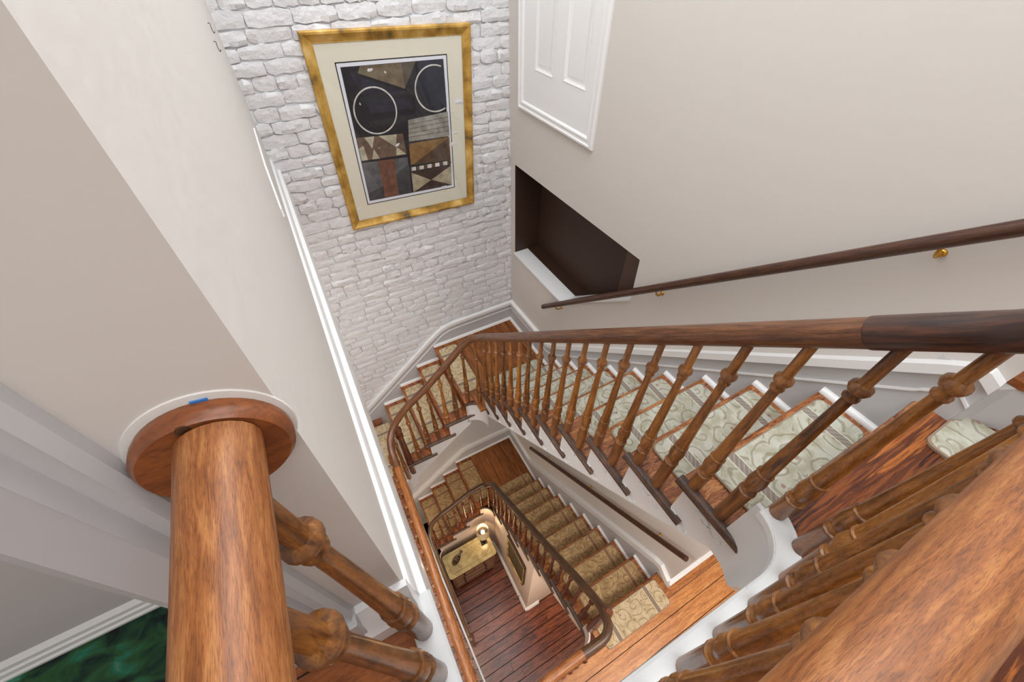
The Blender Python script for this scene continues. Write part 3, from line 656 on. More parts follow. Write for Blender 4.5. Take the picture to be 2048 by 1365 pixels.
for k in range(1, 10):
    yk = YT+(10-k)*G; carpet_mat(.305, .095, (XM, yk-.022-.095, Z3-(10-k)*R+.0005), 0, 'carpet_sage', 'sage scroll-patterned carpet mat on the %s tread of the upper flight along the cream wall' % ORD[k-1], 'mats on the upper flight')
carpet_mat(.305, .11, (XM, 2.03, ZL+.0005), 0, 'carpet_sage', 'sage carpet mat on the upper landing boards, foot of the upper flight', 'mats on the upper flight')
for j in range(4):
    zz = ZL-j*R; xj = X0-j*GB
    carpet_mat(.315, .10, (xj+.022+.10, 2.405, zz+.0005), math.pi/2, 'carpet_tan', ['tan carpet mat at the edge of the upper landing, by the brick wall', 'tan carpet mat one step below the upper landing, by the brick wall', 'tan carpet mat two steps below the upper landing, by the brick wall', 'tan carpet mat on the bottom step under the brick wall'][j], 'mats on the short upper steps')
carpet_mat(.32, .20, (-.245, 2.37, Z2+.0005), math.pi/2, 'carpet_tan', 'tan carpet mat on the gallery floor at the foot of the brick wall steps')
for k in range(1, 9):
    yk = YT2+(9-k)*G2; carpet_mat(.305, .1, (XM, yk-.022-.1, Z2-(9-k)*R2+.0005), 0, 'carpet_low', 'brown scroll-patterned carpet mat on the %s tread of the lower flight' % ORD[k-1], 'mats on the lower flight')
carpet_mat(.305, .11, (XM, 2.02, ZL2+.0005), 0, 'carpet_low', 'brown carpet mat on the lower landing boards, foot of the lower flight', 'mats on the lower flight')
for j in range(4):
    zz = ZL2-j*R2; xj = X02-j*GB2
    carpet_mat(.315, .105, (xj+.022+.105, 2.405, zz+.0005), math.pi/2, 'carpet_low', ['golden brown carpet mat at the edge of the lower landing', 'golden brown carpet mat one step below the lower landing', 'golden brown carpet mat two steps below the lower landing', 'golden brown carpet mat on the bottom step left of the lower rail'][j], 'mats on the short lower steps')
carpet_mat(.325, .105, (1.165, .0, Z2+.001), 0, 'carpet_tan', 'pale scroll carpet mat on the hall boards at the head of the lower flight')
t = carpet_mat(.33, .115, (1.505, -.415, Z3+.001), math.pi/2, 'carpet_sage', 'sage carpet mat on the dark top landing boards beside the stair head')
# ---------------------------------------------------------------- balusters
def bal_profile(b, H, r=1.):
    p = [(0, .0215), (b-.004, .0225), (b, .0245), (b+.005, .024), (b+.008, .019), (b+.013, .0185), (b+.016, .0215), (b+.020, .0185), (b+.026, .0175), (b+.040, .0225), (b+.065, .0248), (b+.095, .021), (b+.103, .0195),
         (b+.106, .0225), (b+.111, .0225), (b+.114, .0188), (b+.25, .0150), (b+.40, .0118), (b+.452, .0112), (b+.456, .0155), (b+.462, .0162), (b+.467, .0125), (b+.474, .0125), (b+.478, .018), (b+.487, .0215), (b+.495, .0205), (b+.501, .0135), (b+.503, .0118), (H, .0112)]
    return [(h, q*r) for h, q in p]
bcache = {}
def baluster(parent, x, y, z, b, H, mat, top=None, r=1.):
    key = (round(b, 2), round(H, 2), mat, r)
    if key not in bcache:
        seg = 16 if H > .1 else 12
        o = obj('baluster', MB().lathe(bal_profile(round(b, 2), round(H, 2), r), seg), MT[mat], parent, smooth=45, local=True); bcache[key] = o
    else: o = bcache[key].copy(); link(o, parent); o.parent = parent
    o.location = Vector((x, y, z))-parent_loc(parent)
    o.rotation_euler = (0, 0, random.uniform(0, 6.28))
    if top: o.rotation_mode = 'QUATERNION'; o.rotation_quaternion = Vector((0, 0, 1)).rotation_difference((Vector(top)-Vector((x, y, z))).normalized())
    return o
balA = thing('balustrade', 'wooden balustrade with turned balusters round the top of the stairwell and down the upper flight', 'balustrade', (.8, .8, Z2))
balB = thing('balustrade', 'darker wooden balustrade of the middle gallery and lower flight, deep in the stairwell', 'balustrade', (.8, .8, Z0))
# upper flight
for k in range(1, 10):
    yk = YT+(10-k)*G; z = Z3-(10-k)*R
    baluster(balA, .803, yk-.042, z, .09, .72, 'baluster'); baluster(balA, .803, yk-.150, z, .19, .82, 'baluster')
for (x, y), b_ in zip([(.672, 2.012), (.765, 1.955)], (.14, .12)): baluster(balA, x, y, ZL, b_, .74 if x < .7 else .82, 'baluster')
for j in range(1, 4):
    xj = X0-j*GB; z = ZL-j*R
    baluster(balA, xj+.135, 2.013, z, .16, .82, 'baluster')
    if j < 3: baluster(balA, xj+.035, 2.013, z, .10, .73, 'baluster')
# top gallery
for x in (.03, .14, .25, .36, .47, .585, .695): baluster(balA, x, -.131, Z3+.004, .19, .78, 'baluster', top=(x, -.092, -.31))
baluster(balA, .79, -.098, Z3, .14, .74, 'baluster'); baluster(balA, .815, -.012, Z3, .09, .69, 'baluster')
for y in (.2, .114, .02): baluster(balA, -.104, y, Z3+.004, .19, .79, 'baluster', top=(-.118, y-.004, -.31))
# newel and gallery balusters of the middle floor
def newel(parent, x, y, z, H, mat):
    pr = [(0, .033), (.20, .034), (.21, .037), (.225, .03), (.24, .036), (.30, .034), (H-.17, .026), (H-.15, .034), (H-.13, .034), (H-.11, .024), (H-.06, .036), (H-.03, .036), (H, .014)]
    return obj('newel_post', MB().lathe(pr, 18, (x, y, z)), MT[mat], parent, smooth=45)
newel(balA, .0, 2.01, Z2, .86, 'baluster_low')
for i in range(15): baluster(balB, -.125-.0012*i, 1.83-.118*i, Z2, .19, .79, 'baluster')
baluster(balB, -.06, 1.965, Z2, .19, .88, 'baluster')
for x in [-.02+.11*i for i in range(6)]: baluster(balB, x, -.045, Z2, .19, .78, 'baluster_low')
newel(balB, .80, .085, Z2, .78, 'baluster_low')
for k in range(1, 9):
    yk = YT2+(9-k)*G2; z = Z2-(9-k)*R2
    baluster(balB, .803, yk-.042, z, .09, .72, 'baluster_low'); baluster(balB, .803, yk-.155, z, .19, .82, 'baluster_low')
for (x, y), b_ in zip([(.672, 2.012), (.765, 1.955)], (.14, .12)): baluster(balB, x, y, ZL2, b_, .70, 'baluster_low')
for j in range(1, 4):
    xj = X02-j*GB2; z = ZL2-j*R2
    baluster(balB, xj+.145, 2.013, z, .16, (.81, .89, .96)[j-1], 'baluster_low'); baluster(balB, xj+.04, 2.013, z, .10, (.76, .84, .87)[j-1], 'baluster_low')
for k in range(5): baluster(balB, -.13, 1.72-.17*k, Z1-.17*k*.9, .12, .66, 'baluster_low')
newel(balB, -.118, .83, Z0, .92, 'baluster_low')
# ---------------------------------------------------------------- handrails
RR = .030
def rail(parent, pts, mat, rx=RR, rz=RR*.97, n=8, nm='handrail', smooth_path=True, label=None):
    p = crom(pts, n) if smooth_path else pts
    return obj(nm, MB().tube(p, rx, rz, 20), MT[mat], parent, smooth=50)
h3 = -.297
rail(balA, [(-.129, YW-.022, h3+.003), (-.130, .16, h3), (-.131, .04, h3), (-.131, -.02, h3)], 'rail_near')
rail(balA, [(-.131, -.02, h3)]+[(a, b, h3) for a, b in arc(-.091, -.05, .04, 180, 270, 5)][1:]+[(.0, -.0905, h3), (.3, -.091, h3), (.58, -.092, h3), (.64, -.092, h3)], 'rail_near', rx=.0305, rz=.0305)
def hs(y): return Z3-(y-YT)*R/G+.692
rail(balA, [(.64, -.092, h3), (.72, -.083, h3-.008), (.775, -.05, h3-.035), (.796, .0, hs(.0)), (.797, .06, hs(.06)), (.797, .117, hs(.117))], 'rail_dark', rx=.0315, rz=.031)
rail(balA, [(.797, .118, hs(.118)), (.797, .5, hs(.5)), (.797, 1.05, hs(1.05)), (.797, 1.6, hs(1.6)), (.795, 1.80, hs(1.80)+.005), (.782, 1.92, -2.215), (.735, 1.985, -2.275), (.66, 2.008, -2.35), (.58, 2.013, -2.435)], 'rail_mid')
rail(balA, [(.58, 2.013, -2.435), (.36, 2.014, -2.642), (.174, 2.014, -2.79), (.068, 2.012, -2.885), (-.01, 1.985, -2.955), (-.07, 1.93, -3.01), (-.098, 1.85, -3.055), (-.104, 1.76, -3.085), (-.104, 1.68, -3.09)], 'rail_mid', n=9)
rail(balB, [(-.104, 1.68, -3.09), (-.104, 1.5, -3.09), (-.113, .95, -3.09), (-.126, .55, -3.09)], 'rail_orange')
rail(balB, [(-.126, .55, -3.09), (-.132, .3, -3.09), (-.135, .1, -3.09), (-.12, .02, -3.09), (-.06, -.03, -3.09), (.05, -.035, -3.09), (.30, -.02, -3.09), (.52, -.018, -3.09)], 'rail_near')
def hl(y): return Z2-(y-YT2)*R2/G2+.69
rail(balB, [(.52, -.018, -3.09), (.60, -.02, -3.09), (.69, -.016, -3.095), (.745, .02, -3.11), (.775, .08, -3.15), (.797, .167, -3.235), (.797, .354, hl(.354)+.02), (.797, .7, hl(.7)), (.797, 1.2, hl(1.2)), (.797, 1.7, hl(1.7)), (.79, 1.86, hl(1.86)-.0), (.76, 1.955, -5.0), (.70, 2.0, -5.04), (.60, 2.013, -5.085), (.48, 2.013, -5.115), (.27, 2.013, -5.235), (.113, 2.013, -5.31), (-.03, 2.0, -5.42), (-.09, 1.94, -5.50), (-.115, 1.85, -5.56), (-.118, 1.7, -5.66), (-.12, 1.4, -5.92), (-.12, 1.1, -6.2), (-.12, .92, -6.36), (-.12, .83, -6.40)], 'rail_low', n=8)
obj('rail_end_cap', MB().lathe([(-.05, .03), (-.03, .05), (-.01, .056), (.01, .05), (.025, .03), (.032, .002)], 18, (-.118, .80, -6.40)), MT['rail_low'], balB, smooth=60)
# rosette on the wall end
t = thing('rail_rosette', 'round wooden rosette fixing the worn rail to the cream wall', 'rosette', (-.135, YW, -.36))
obj('disc', MB().lathe([(0, .0560), (-.006, .0575), (-.014, .0575), (-.020, .053)], 44, (-.139, YW, -.316), ax='y'), MT['rosette'], t, smooth=40)
obj('plug', MB().lathe([(-.0196, .0052), (-.0206, .0052), (-.0207, .0035)], 14, (-.1405, YW, -.2665), ax='y'), MT['nosing'], t, smooth=40)
obj('filler_ring', MB().lathe([(0, .0615), (-.0015, .061), (-.002, .056)], 44, (-.1385, YW, -.313), ax='y'), MT['plaster_left'], t, smooth=40)
obj('tape_scrap', MB().prism([(-.132, -.2575), (-.121, -.2595), (-.121, -.264), (-.132, -.264)], lambda x, z, d: (x, d, z), YW-.001, YW-.0035), plain('blue_tape', srgb(60, 120, 190), .5), t)
# wall handrails with brass brackets
def wall_rail(label, a, b_, r, ys, grp):
    a, b_ = Vector(a), Vector(b_); t = thing('wall_handrail', label, 'handrail', (a.x, a.y, a.z))
    d = (b_-a).normalized()
    obj('rail', MB().tube([a+d*.0, a+d*.006]+[a+(b_-a)*i/12 for i in range(1, 13)], [r*.72, r]+[r]*12, [r*.72, r]+[r]*12, 18), MT['wallrail'], t, smooth=50)
    for y in ys:
        f = (y-a.y)/(b_.y-a.y); p = a+(b_-a)*f; wx = RW(p.y, p.z-.05) if p.z > -3.3 else 1.56
        obj('bracket', MB().tube(crom([(wx-.004, p.y, p.z-.062), (wx-.03, p.y, p.z-.066), (p.x+.012, p.y, p.z-.052), (p.x, p.y, p.z-r+.002)], 5), .0055, .0055, 10), MT['brass'], t, smooth=60)
        obj('bracket_rose', MB().lathe([(0, .012), (-.004, .012), (-.007, .009), (-.010, .006)], 16, (wx, p.y, p.z-.062), ax='x'), MT['brass'], t, smooth=50)
        obj('bracket_saddle', MB().tube([p+d*-.028+Vector((0, 0, -r-.001)), p+d*.028+Vector((0, 0, -r-.001))], .009, .0035, 10), MT['brass'], t, smooth=50)
    return t
wall_rail('dark walnut round handrail on the cream wall, below the niche', (1.487, 2.105, -2.345), (1.50, -.06, -.315), .0215, (1.93, 1.07, .245), None)
wall_rail('small dark round handrail above the lower flight', (1.48, 2.09, -4.885), (1.48, .065, -3.115), .0215, (1.78, 1.05, .30), None)
# ---------------------------------------------------------------- panelled hatch on the right wall
def rwp(y, z, off): return (RW(y, z)-off, y, z)
t = thing('wall_hatch', 'white two-panel hatch door high on the cream wall', 'hatch door', (RW(2.2, -.9), 2.2, -.92))
y0, y1, zb, zt = 1.825, 2.655, -.935, .55
def quadframe(y0, y1, z0, z1, w, o0, o1, nm, mat, steps):
    """mitred moulding frame; steps = [(inset fraction, proud)]"""
    mb = MB(); vs = []
    for fr, pr in steps:
        d = w*fr
        vs += [rwp(y0+d, z0+d, pr), rwp(y1-d, z0+d, pr), rwp(y1-d, z1-d, pr), rwp(y0+d, z1-d, pr)]
    fs = [(4*l+i, 4*l+(i+1) % 4, 4*l+4+(i+1) % 4, 4*l+4+i) for l in range(len(steps)-1) for i in range(4)]
    mb.add(vs, fs); return obj(nm, mb, mat, t, smooth=25)
quadframe(y0, y1, zb, zt, .062, 0, 0, 'frame_moulding', MT['white'], [(0, -.004), (0, .012), (.12, .022), (.3, .024), (.36, .017), (.62, .015), (.7, .02), (.82, .018), (1, .006)])
pa = [(2.265, 2.462, -.675, .3), (1.945, 2.157, -.665, .3)]
holes = [[(a, c), (b_, c), (b_, d), (a, d)] for a, b_, c, d in pa]
mb = surf_poly([(y0+.06, zb+.06), (y1-.06, zb+.06), (y1-.06, zt-.06), (y0+.06, zt-.06)], holes, lambda y, z: rwp(y, z, .008), step=.25)
obj('door_slab', mb, MT['white'], t, smooth=25)
for a, b_, c, d in pa: quadframe(a, b_, c, d, .04, 0, 0, 'recessed_panel', MT['white'], [(0, .0085), (.06, .0105), (.22, .007), (.5, .003), (.6, .0022), (1, .0055)])
for a, b_, c, d in pa: obj('panel_field', MB().add([rwp(a+.038, c+.038, .0055), rwp(b_-.038, c+.038, .0055), rwp(b_-.038, d-.038, .0055), rwp(a+.038, d-.038, .0055)], [(0, 1, 2, 3)]), MT['white'], t)
# ---------------------------------------------------------------- framed print on the brick wall
fr = thing('framed_print', 'large gilt-framed abstract print with two rings on the brick wall', 'picture', (.74, YB, -1.61))
CO = [(.266, -.440), (1.246, -.470), (1.192, -1.626), (.229, -1.597)]     # outer corners (x, z), clockwise from top left
cen = Vector((sum(c[0] for c in CO)/4, sum(c[1] for c in CO)/4))
def inset(pts, d):
    n_ = len(pts); out = []
    for i in range(n_):
        p = Vector(pts[i]); a = (Vector(pts[i-1])-p).normalized(); c = (Vector(pts[(i+1) % n_])-p).normalized(); s_n = abs(a.x*c.y-a.y*c.x); out.append(tuple(p+(a+c)*d/s_n))
    return out
levels = [(0, .012), (0, .034), (.006, .040), (.016, .041), (.030, .033), (.044, .028), (.050, .024), (.058, .024)]
rings = [[(x, YB-pr, z) for x, z in inset(CO, d)] for d, pr in levels]
for i in range(4):
    mb = MB(); vs = []
    for rg in rings: vs += [rg[i], rg[(i+1) % 4]]
    mb.add(vs, [(2*l, 2*l+1, 2*l+3, 2*l+2) for l in range(len(rings)-1)]); obj('frame_side', mb, MT['gold'], fr, smooth=35)
W = inset(CO, .052)
obj('mat_board', MB().prism(W, lambda x, z, d: (x, d, z), YB-.016, YB-.020), MT['mat_board'], fr)
PO = [(.409, -.592), (1.08, -.613), (1.044, -1.464), (.375, -1.44)]
PI_ = [(.433, -.617), (1.053, -.636), (1.021, -1.438), (.397, -1.415)]
obj('mat_bevel', MB().prism(PO, lambda x, z, d: (x, d, z), YB-.020, YB-.0206), MT['black'], fr)
obj('print_border', MB().prism(inset(PO, .006), lambda x, z, d: (x, d, z), YB-.0206, YB-.0212), MT['paper'], fr)
def print_mat(name, c, var=.25):
    m, nt, b = newmat(name); v = coords(nt, 'pos', (1, 1, 1)); n_ = N(nt, 'ShaderNodeTexNoise'); n_.inputs['Scale'].default_value = 22; n_.inputs['Detail'].default_value = 6; nt.links.new(v, n_.inputs['Vector'])
    nt.links.new(ramp(nt, n_.outputs['Fac'], [(.35, tuple(q*(1-var) for q in c)), (.65, tuple(min(1, q*(1+var)) for q in c))]), b.inputs['Base Color']); b.inputs['Roughness'].default_value = .7; return m
PM = {k: print_mat('print_'+k, srgb(*c)) for k, c in dict(ink=(30, 30, 36), navy=(40, 44, 56), tan=(112, 100, 82), tan2=(86, 78, 66), taupe=(104, 84, 72), cream=(176, 170, 148), stone=(150, 148, 140), slate=(92, 94, 98), slate2=(62, 64, 68), rust=(112, 76, 60), ochre=(128, 98, 60), umber=(86, 66, 52), dark=(62, 48, 42), beige=(168, 158, 134), bone=(206, 204, 198)).items()}
obj('print_ground', MB().prism(PI_, lambda x, z, d: (x, d, z), YB-.0212, YB-.0216), PM['ink'], fr)
# homography from the traced crop to the print plane
SRC = [(343, 385), (930, 335), (980, 1055), (513, 1147)]
def solve(A, B):
    n_ = len(B); Mx = [r_[:]+[b_] for r_, b_ in zip(A, B)]
    for i in range(n_):
        p = max(range(i, n_), key=lambda r_: abs(Mx[r_][i])); Mx[i], Mx[p] = Mx[p], Mx[i]
        for j in range(n_):
            if j != i:
                f = Mx[j][i]/Mx[i][i]; Mx[j] = [a-f*c for a, c in zip(Mx[j], Mx[i])]
    return [Mx[i][n_]/Mx[i][i] for i in range(n_)]
A = []; Bv = []
for (x, y), (u, v_) in zip(SRC, PI_): A += [[x, y, 1, 0, 0, 0, -u*x, -u*y], [0, 0, 0, x, y, 1, -v_*x, -v_*y]]; Bv += [u, v_]
Hm = solve(A, Bv)
def H(x, y): w_ = Hm[6]*x+Hm[7]*y+1; return ((Hm[0]*x+Hm[1]*y+Hm[2])/w_, (Hm[3]*x+Hm[4]*y+Hm[5])/w_)
lay = [0]
def shape(pts, col, lvl):
    obj('print_shape', MB().prism([H(*p) for p in pts], lambda x, z, d: (x, d, z), YB-.0215, YB-.0216-.0003*lvl), PM[col], fr)
shape([(790, 347), (930, 335), (951, 610), (860, 645), (775, 470)], 'navy', 1)
shape([(400, 420), (700, 520), (745, 530), (470, 545)], 'navy', 1); shape([(480, 570), (740, 560), (750, 620), (520, 650)], 'navy', 1)  # stair reflections in the glass, painted as bluish shapes on the print
shape([(455, 378), (773, 350), (712, 506), (443, 418)], 'tan', 1); shape([(690, 358), (773, 350), (712, 506)], 'tan2', 2)
shape([(435, 788), (700, 762), (722, 880), (465, 920)], 'taupe', 1)
for tr in ([(480, 785), (537, 778), (527, 848)], [(562, 776), (664, 766), (662, 840)], [(450, 850), (476, 832), (502, 912), (466, 918)], [(535, 850), (572, 905), (526, 909)], [(664, 838), (721, 879), (664, 886)]): shape(tr, 'cream', 2)
shape([(468, 930), (727, 897), (752, 1100), (513, 1147)], 'slate', 1); shape([(558, 918), (655, 906), (678, 1113), (600, 1128)], 'rust', 2)
shape([(505, 1105), (590, 1060), (597, 1128), (513, 1146)], 'slate2', 2); shape([(662, 990), (735, 935), (752, 1099), (680, 1112)], 'slate2', 2)
shape([(730, 685), (956, 636), (968, 776), (735, 808)], 'stone', 1)
for a, b_ in ((710, 664), (735, 690), (760, 718), (783, 745)): shape([(731, a), (960, b_), (960, b_+3), (731, a+3)], 'tan2', 2)
shape([(735, 820), (966, 780), (974, 912), (746, 940)], 'ochre', 1); shape([(958, 788), (974, 912), (760, 937)], 'umber', 2)
for i in range(5):
    u = 750+45*i; shape([(u, 955-8*i), (u+24, 951-8*i), (u+25, 972-8*i), (u+1, 976-8*i)], 'bone', 1); shape([(u+24, 951-8*i), (u+45, 947-8*i), (u+46, 968-8*i), (u+25, 972-8*i)], 'umber', 1)
shape([(750, 982), (975, 942), (980, 1055), (762, 1098)], 'dark', 1); shape([(750, 985), (862, 1027), (762, 1097)], 'beige', 2); shape([(976, 944), (864, 1025), (980, 1054)], 'beige', 2)
def ring(cx, cz, r, xmax=9):
    mb = MB(); pts = [(cx+r*math.cos(a), cz+r*math.sin(a)) for a in [2*math.pi*i/56 for i in range(57)]]; pi_ = [(cx+(r-.0085)*math.cos(a), cz+(r-.0085)*math.sin(a)) for a in [2*math.pi*i/56 for i in range(57)]]
    for i in range(56):
        if max(pts[i][0], pts[i+1][0]) < xmax: mb.add([(x, YB-.0226, z) for x, z in (pts[i], pts[i+1], pi_[i+1], pi_[i])], [(0, 1, 2, 3)])
    obj('print_ring', mb, PM['bone'], fr)
ring(.575, -.862, .134); ring(.976, -.790, .134, 1.046)
m, nt, b = newmat('picture_glass')
tr_ = N(nt, 'ShaderNodeBsdfTransparent'); gl = N(nt, 'ShaderNodeBsdfGlossy'); gl.inputs['Roughness'].default_value = .02; mixs = N(nt, 'ShaderNodeMixShader'); lw_ = N(nt, 'ShaderNodeFresnel'); lw_.inputs[0].default_value = 1.45
nt.links.new(lw_.outputs[0], mixs.inputs[0]); nt.links.new(tr_.outputs[0], mixs.inputs[1]); nt.links.new(gl.outputs[0], mixs.inputs[2]); nt.links.new(mixs.outputs[0], nt.nodes['Material Output'].inputs[0]); MT['glass'] = m
obj('glass_pane', MB().add([(x, YB-.0238, z) for x, z in W], [(0, 1, 2, 3)]), MT['glass'], fr)
# picture clip and wire hooks
o = obj('cable_clip', MB().box(.255, .275, YB-.02, YB-.005, -.985, -.90), MT['white'], bevel=.002); tag(o, 'small white cable clip on the brick left of the gilt frame', 'clip')
for y, z, lb in ((2.03, -.292, 'upper of two bent wire hooks in the bright wall, top left'), (1.90, -.322, 'lower of two bent wire hooks in the bright wall, top left')):
    x = LW(y, z); o = obj('wire_hook', MB().tube(crom([(x-.002, y, z+.012), (x+.006, y, z+.012), (x+.005, y, z-.004), (x+.007, y, z-.015), (x+.011, y, z-.010)], 5), .0011, .0011, 6), MT['iron'], smooth=60); tag(o, lb, 'hook')
# joint strip in the plaster of the shaft's left wall
mb = MB().prism([(2.27, -.690), (1.86, -.700), (1.68, -.80), (1.67, -.83), (1.678, -.83), (1.69, -.804), (1.865, -.707), (2.27, -.697)], lambda y, z, d: (LW(y, z)+d, y, z), -.002, .006)
struct(obj('trim_5', mb, MT['white']))
# ---------------------------------------------------------------- ground floor: closet end wall, baseboard, gilt picture, dresser, lamp, dish
cl = struct(obj('wall_closet', MB().box(XI-.003, 1.56, .834, .846, Z0, Z2-.95), MT['closet']))
obj('switch_plate', MB().box(1.02, 1.09, .828, .834, -6.2, -6.09), MT['white'], cl, bevel=.002); obj('switch_toggle', MB().box(1.05, 1.06, .818, .829, -6.16, -6.13), MT['white'], cl)
bb = [(0, 0), (-.028, 0), (-.028, .05), (-.022, .055), (-.022, .11), (-.016, .115), (-.020, .13), (-.012, .145), (-.006, .15), (0, .165)]
path = [(.80, .834)] 
mb = MB().prism(bb, lambda u, v, d: (XI+u, d, Z0+v), .806, 1.84); struct(obj('baseboard_well', mb, MT['white'], smooth=25))
mb = MB(); ar = arc(.635, 1.835, .15, 0, 90, 8)+[(.0, YI)]
vs = []; 
for i, (x, y) in enumerate(ar):
    nn = Vector((x-.635, y-1.835)).normalized() if i < 9 else Vector((0, 1))
    vs += [(x+nn.x*u, y+nn.y*u, Z0+v) for u, v in bb]
k = len(bb); mb.add(vs, [(i*k+j, i*k+j+1, (i+1)*k+j+1, (i+1)*k+j) for i in range(len(ar)-1) for j in range(k-1)]); struct(obj('baseboard_well', mb, MT['white'], smooth=25))
mb = MB().prism(bb, lambda u, v, d: (d, .834+u, Z0+v), XI-.028, 1.0); struct(obj('baseboard_closet', mb, MT['white'], smooth=25))
o = obj('cable', MB().tube(crom([(XI-.022, 1.02, Z0+.17), (XI-.04, 1.03, Z0+.10), (XI-.034, 1.01, Z0+.03), (XI-.05, 1.02, Z0+.004), (XI-.12, 1.05, Z0+.005)], 5), .004, .004, 6), MT['black'], smooth=60); tag(o, 'dark cable crossing the pale baseboard under the lower rail', 'cable')
t = thing('framed_painting', 'gold-rimmed dark painting hanging on the wall under the lower flight', 'picture', (.775, 1.18, -6.26))
pf = [(.778, .0), (.748, .0), (.745, .006), (.748, .016), (.752, .022), (.760, .026)]
def pframe(y0, y1, z0, z1):
    names = MT['gold']
    mb = MB(); vs = []
    for x, d in pf: vs += [(x, y0+d, z0+d), (x, y1-d, z0+d), (x, y1-d, z1-d), (x, y0+d, z1-d)]
    for i in range(4):
        m2 = MB(); m2.add([vs[4*l+j] for l in range(1, len(pf)) for j in (i, (i+1) % 4)], [(2*l, 2*l+1, 2*l+3, 2*l+2) for l in range(len(pf)-2)]); obj('frame_side', m2, MT['gold'], t)
        m2 = MB().add([vs[i], vs[(i+1) % 4], vs[4+(i+1) % 4], vs[4+i]], [(0, 1, 2, 3)]); obj('frame_edge', m2, MT['niche'], t)
pframe(.965, 1.40, -6.25, -5.37)
m = print_mat('painting_canvas', srgb(74, 62, 40), .5); obj('canvas', MB().box(.759, .765, .985, 1.38, -6.23, -5.39), m, t)
# dresser
ds = thing('dresser', 'small marble-topped dresser in the curved corner under the stairs', 'dresser', (.29, 1.72, Z0))
dx0, dx1, dy0, dy1, dz = -.088, .665, 1.55, 1.893, -6.5
m, nt, b = newmat('cream_marble'); v = coords(nt, 'pos', (1, 1, 1)); n_ = N(nt, 'ShaderNodeTexNoise'); n_.inputs['Scale'].default_value = 7; n_.inputs['Detail'].default_value = 6; n_.inputs['Distortion'].default_value = 1; nt.links.new(v, n_.inputs['Vector'])
nt.links.new(ramp(nt, n_.outputs['Fac'], [(.35, srgb(150, 134, 96)), (.6, srgb(186, 172, 128))]), b.inputs['Base Color']); b.inputs['Roughness'].default_value = .18
pl = []
for (cx_, cy_, a0) in ((dx1-.04, dy1-.04, 0), (dx0+.04, dy1-.04, 90), (dx0+.04, dy0+.04, 180), (dx1-.04, dy0+.04, 270)): pl += arc(cx_, cy_, .04, a0, a0+90, 5)
obj('top', MB().prism(pl, lambda x, y, d: (x, y, d), dz-.025, dz), m, ds, bevel=.004)
gm = MB(); 
gx0, gx1, gy0, gy1 = dx0+.055, dx1-.055, dy0+.05, dy1-.035
for a in ((gx0, gx1, gy0, gy0+.004), (gx0, gx1, gy1-.004, gy1), (gx0, gx0+.004, gy0, gy1), (gx1-.004, gx1, gy0, gy1)): gm.box(*a, dz+.0002, dz+.0012)
obj('inlay_line', gm, plain('inlay', srgb(104, 86, 52), .4), ds)
dw = wood('dresser_wood', srgb(56, 32, 14), srgb(110, 68, 30), srgb(146, 98, 48), 'pos', (3, 14, 14), .35, 1.2)
obj('body', MB().box(dx0+.03, dx1-.03, dy0+.035, dy1-.02, Z0+.12, dz-.025), dw, ds, bevel=.006)
for i in range(4):
    z0 = dz-.05-.17*(i+1)+.01
    for a, b_ in ([(dx0+.07, (dx0+dx1)/2-.01), ((dx0+dx1)/2+.01, dx1-.07)] if i == 0 else [(dx0+.07, dx1-.07)]):
        d_ = obj('drawer', MB().box(a, b_, dy0+.018, dy0+.036, z0, z0+.145), dw, ds, bevel=.004)
        for kx in ((a+b_)/2,) if i == 0 else (a+.13, b_-.13): obj('knob', MB().lathe([(0, .006), (-.012, .006), (-.02, .016), (-.03, .012), (-.033, .002)], 14, (kx, dy0+.018, z0+.075), ax='y'), MT['iron'], d_, smooth=60)
for x in (dx0+.06, dx1-.06):
    for y in (dy0+.06, dy1-.05): obj('leg', MB().lathe([(0, .014), (.02, .02), (.06, .026), (.12, .03)], 12, (x, y, Z0)), dw, ds, smooth=50)
# table lamp
lp = thing('table_lamp', 'lit table lamp with a drum shade and square iron base on the dresser', 'lamp', (.562, 1.79, dz))
obj('base', MB().prism([(.508, 1.742), (.6, 1.742), (.618, 1.838), (.514, 1.832)], lambda x, y, d: (x, y, d), dz+.001, dz+.018), MT['iron'], lp, bevel=.004)
obj('base', MB().lathe([(.018, .04), (.03, .035), (.045, .018), (.06, .012)], 4, (.562, 1.79, dz)), MT['iron'], lp)
obj('stem', MB().lathe([(.05, .012), (.08, .018), (.11, .01), (.16, .014), (.20, .008), (.34, .006)], 14, (.562, 1.79, dz)), MT['iron'], lp, smooth=60)
m, nt, b = newmat('lamp_shade'); b.inputs['Base Color'].default_value = (*srgb(214, 196, 160), 1); b.inputs['Roughness'].default_value = .9
trn = N(nt, 'ShaderNodeBsdfTranslucent'); trn.inputs[0].default_value = (*srgb(180, 140, 90), 1); mx_ = N(nt, 'ShaderNodeMixShader'); mx_.inputs[0].default_value = .08
nt.links.new(b.outputs[0], mx_.inputs[1]); nt.links.new(trn.outputs[0], mx_.inputs[2]); nt.links.new(mx_.outputs[0], nt.nodes['Material Output'].inputs[0])
sh = MB(); seg = 32; vs = []
for r_, h in ((.098, .25), (.083, .44), (.0815, .44), (.0965, .25)):
    vs += [(.577+r_*math.cos(2*math.pi*k/seg), 1.822+r_*math.sin(2*math.pi*k/seg), dz+h) for k in range(seg)]
sh.add(vs, [(l*seg+k, l*seg+(k+1) % seg, ((l+1) % 4)*seg+(k+1) % seg, ((l+1) % 4)*seg+k) for l in range(4) for k in range(seg)])
obj('lamp_shade', sh, m, lp, smooth=50)
bm_ = plain('bulb_glow', (1, .82, .5), .5, 0, 30); obj('bulb', MB().lathe([(.31, .008), (.33, .02), (.355, .028), (.38, .024), (.40, .006)], 14, (.572, 1.81, dz)), bm_, lp, smooth=60)
sp = MB()
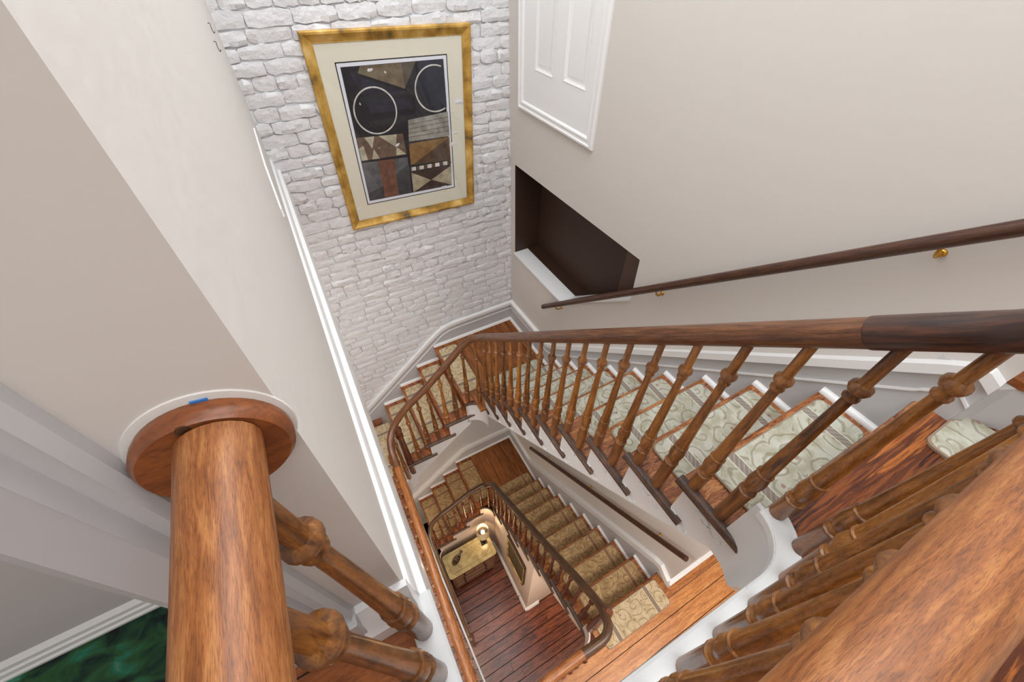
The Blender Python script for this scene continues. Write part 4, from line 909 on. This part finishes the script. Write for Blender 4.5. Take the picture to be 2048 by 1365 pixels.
for k in range(3):
    a = 2*math.pi*k/3+.4; sp.tube([(.577, 1.822, dz+.425), (.577+.082*math.cos(a), 1.822+.082*math.sin(a), dz+.43)], .0015, .0015, 6)
obj('shade_spider', sp, MT['brass'], lp)
l = bpy.data.lights.new('table_lamp_bulb', 'POINT'); l.energy = 9; l.color = (1, .66, .34); l.shadow_soft_size = .03
lo = bpy.data.objects.new('table_lamp_bulb', l); COL.objects.link(lo); lo.parent = lp; lo.location = (.012, .025, .37)
# fish-shaped dish
t = thing('dish', 'brown fish-shaped dish with scale pattern on the marble top', 'dish', (.11, 1.765, dz))
ca, sa = math.cos(math.radians(32)), math.sin(math.radians(32))
def dfn(u, v, h): return (.115+u*ca-v*sa, 1.762+u*sa+v*ca, dz+h)
outl = [(-.105, 0), (-.098, .025), (-.07, .042), (-.03, .049), (.01, .044), (.05, .03), (.075, .014), (.095, .02), (.125, .026), (.118, 0), (.125, -.022), (.095, -.014), (.075, -.012), (.05, -.028), (.01, -.044), (-.03, -.049), (-.07, -.042), (-.098, -.025)]
m, nt, b = newmat('dish_glaze'); vo = N(nt, 'ShaderNodeTexVoronoi'); vo.inputs['Scale'].default_value = 42; nt.links.new(coords(nt, 'pos', (1, 1, 1)), vo.inputs['Vector'])
nt.links.new(ramp(nt, vo.outputs['Distance'], [(.25, srgb(120, 94, 60)), (.55, srgb(58, 40, 22))]), b.inputs['Base Color']); b.inputs['Roughness'].default_value = .3
n_ = len(outl); mb = MB(); vs = [dfn(u*.8, v*.8, .001) for u, v in outl]+[dfn(u, v, .014) for u, v in outl]+[dfn(u*.94, v*.94, .015) for u, v in outl]+[dfn(u*.78, v*.78, .006) for u, v in outl]
mb.add(vs, [(l*n_+k, l*n_+(k+1) % n_, (l+1)*n_+(k+1) % n_, (l+1)*n_+k) for l in range(3) for k in range(n_)]+[tuple(range(n_-1, -1, -1)), tuple(3*n_+k for k in range(n_))])
obj('body', mb, m, t, smooth=50); obj('eye', MB().lathe([(0, .006), (.004, .006), (.006, .002)], 10, dfn(-.07, .008, .006)), MT['black'], t, smooth=60)
for i in range(3): obj('rib', MB().tube([dfn(-.045+.035*i, -.036, .008), dfn(-.038+.035*i, 0, .011), dfn(-.045+.035*i, .036, .008)], .003, .003, 6), MT['iron'], t, smooth=60)
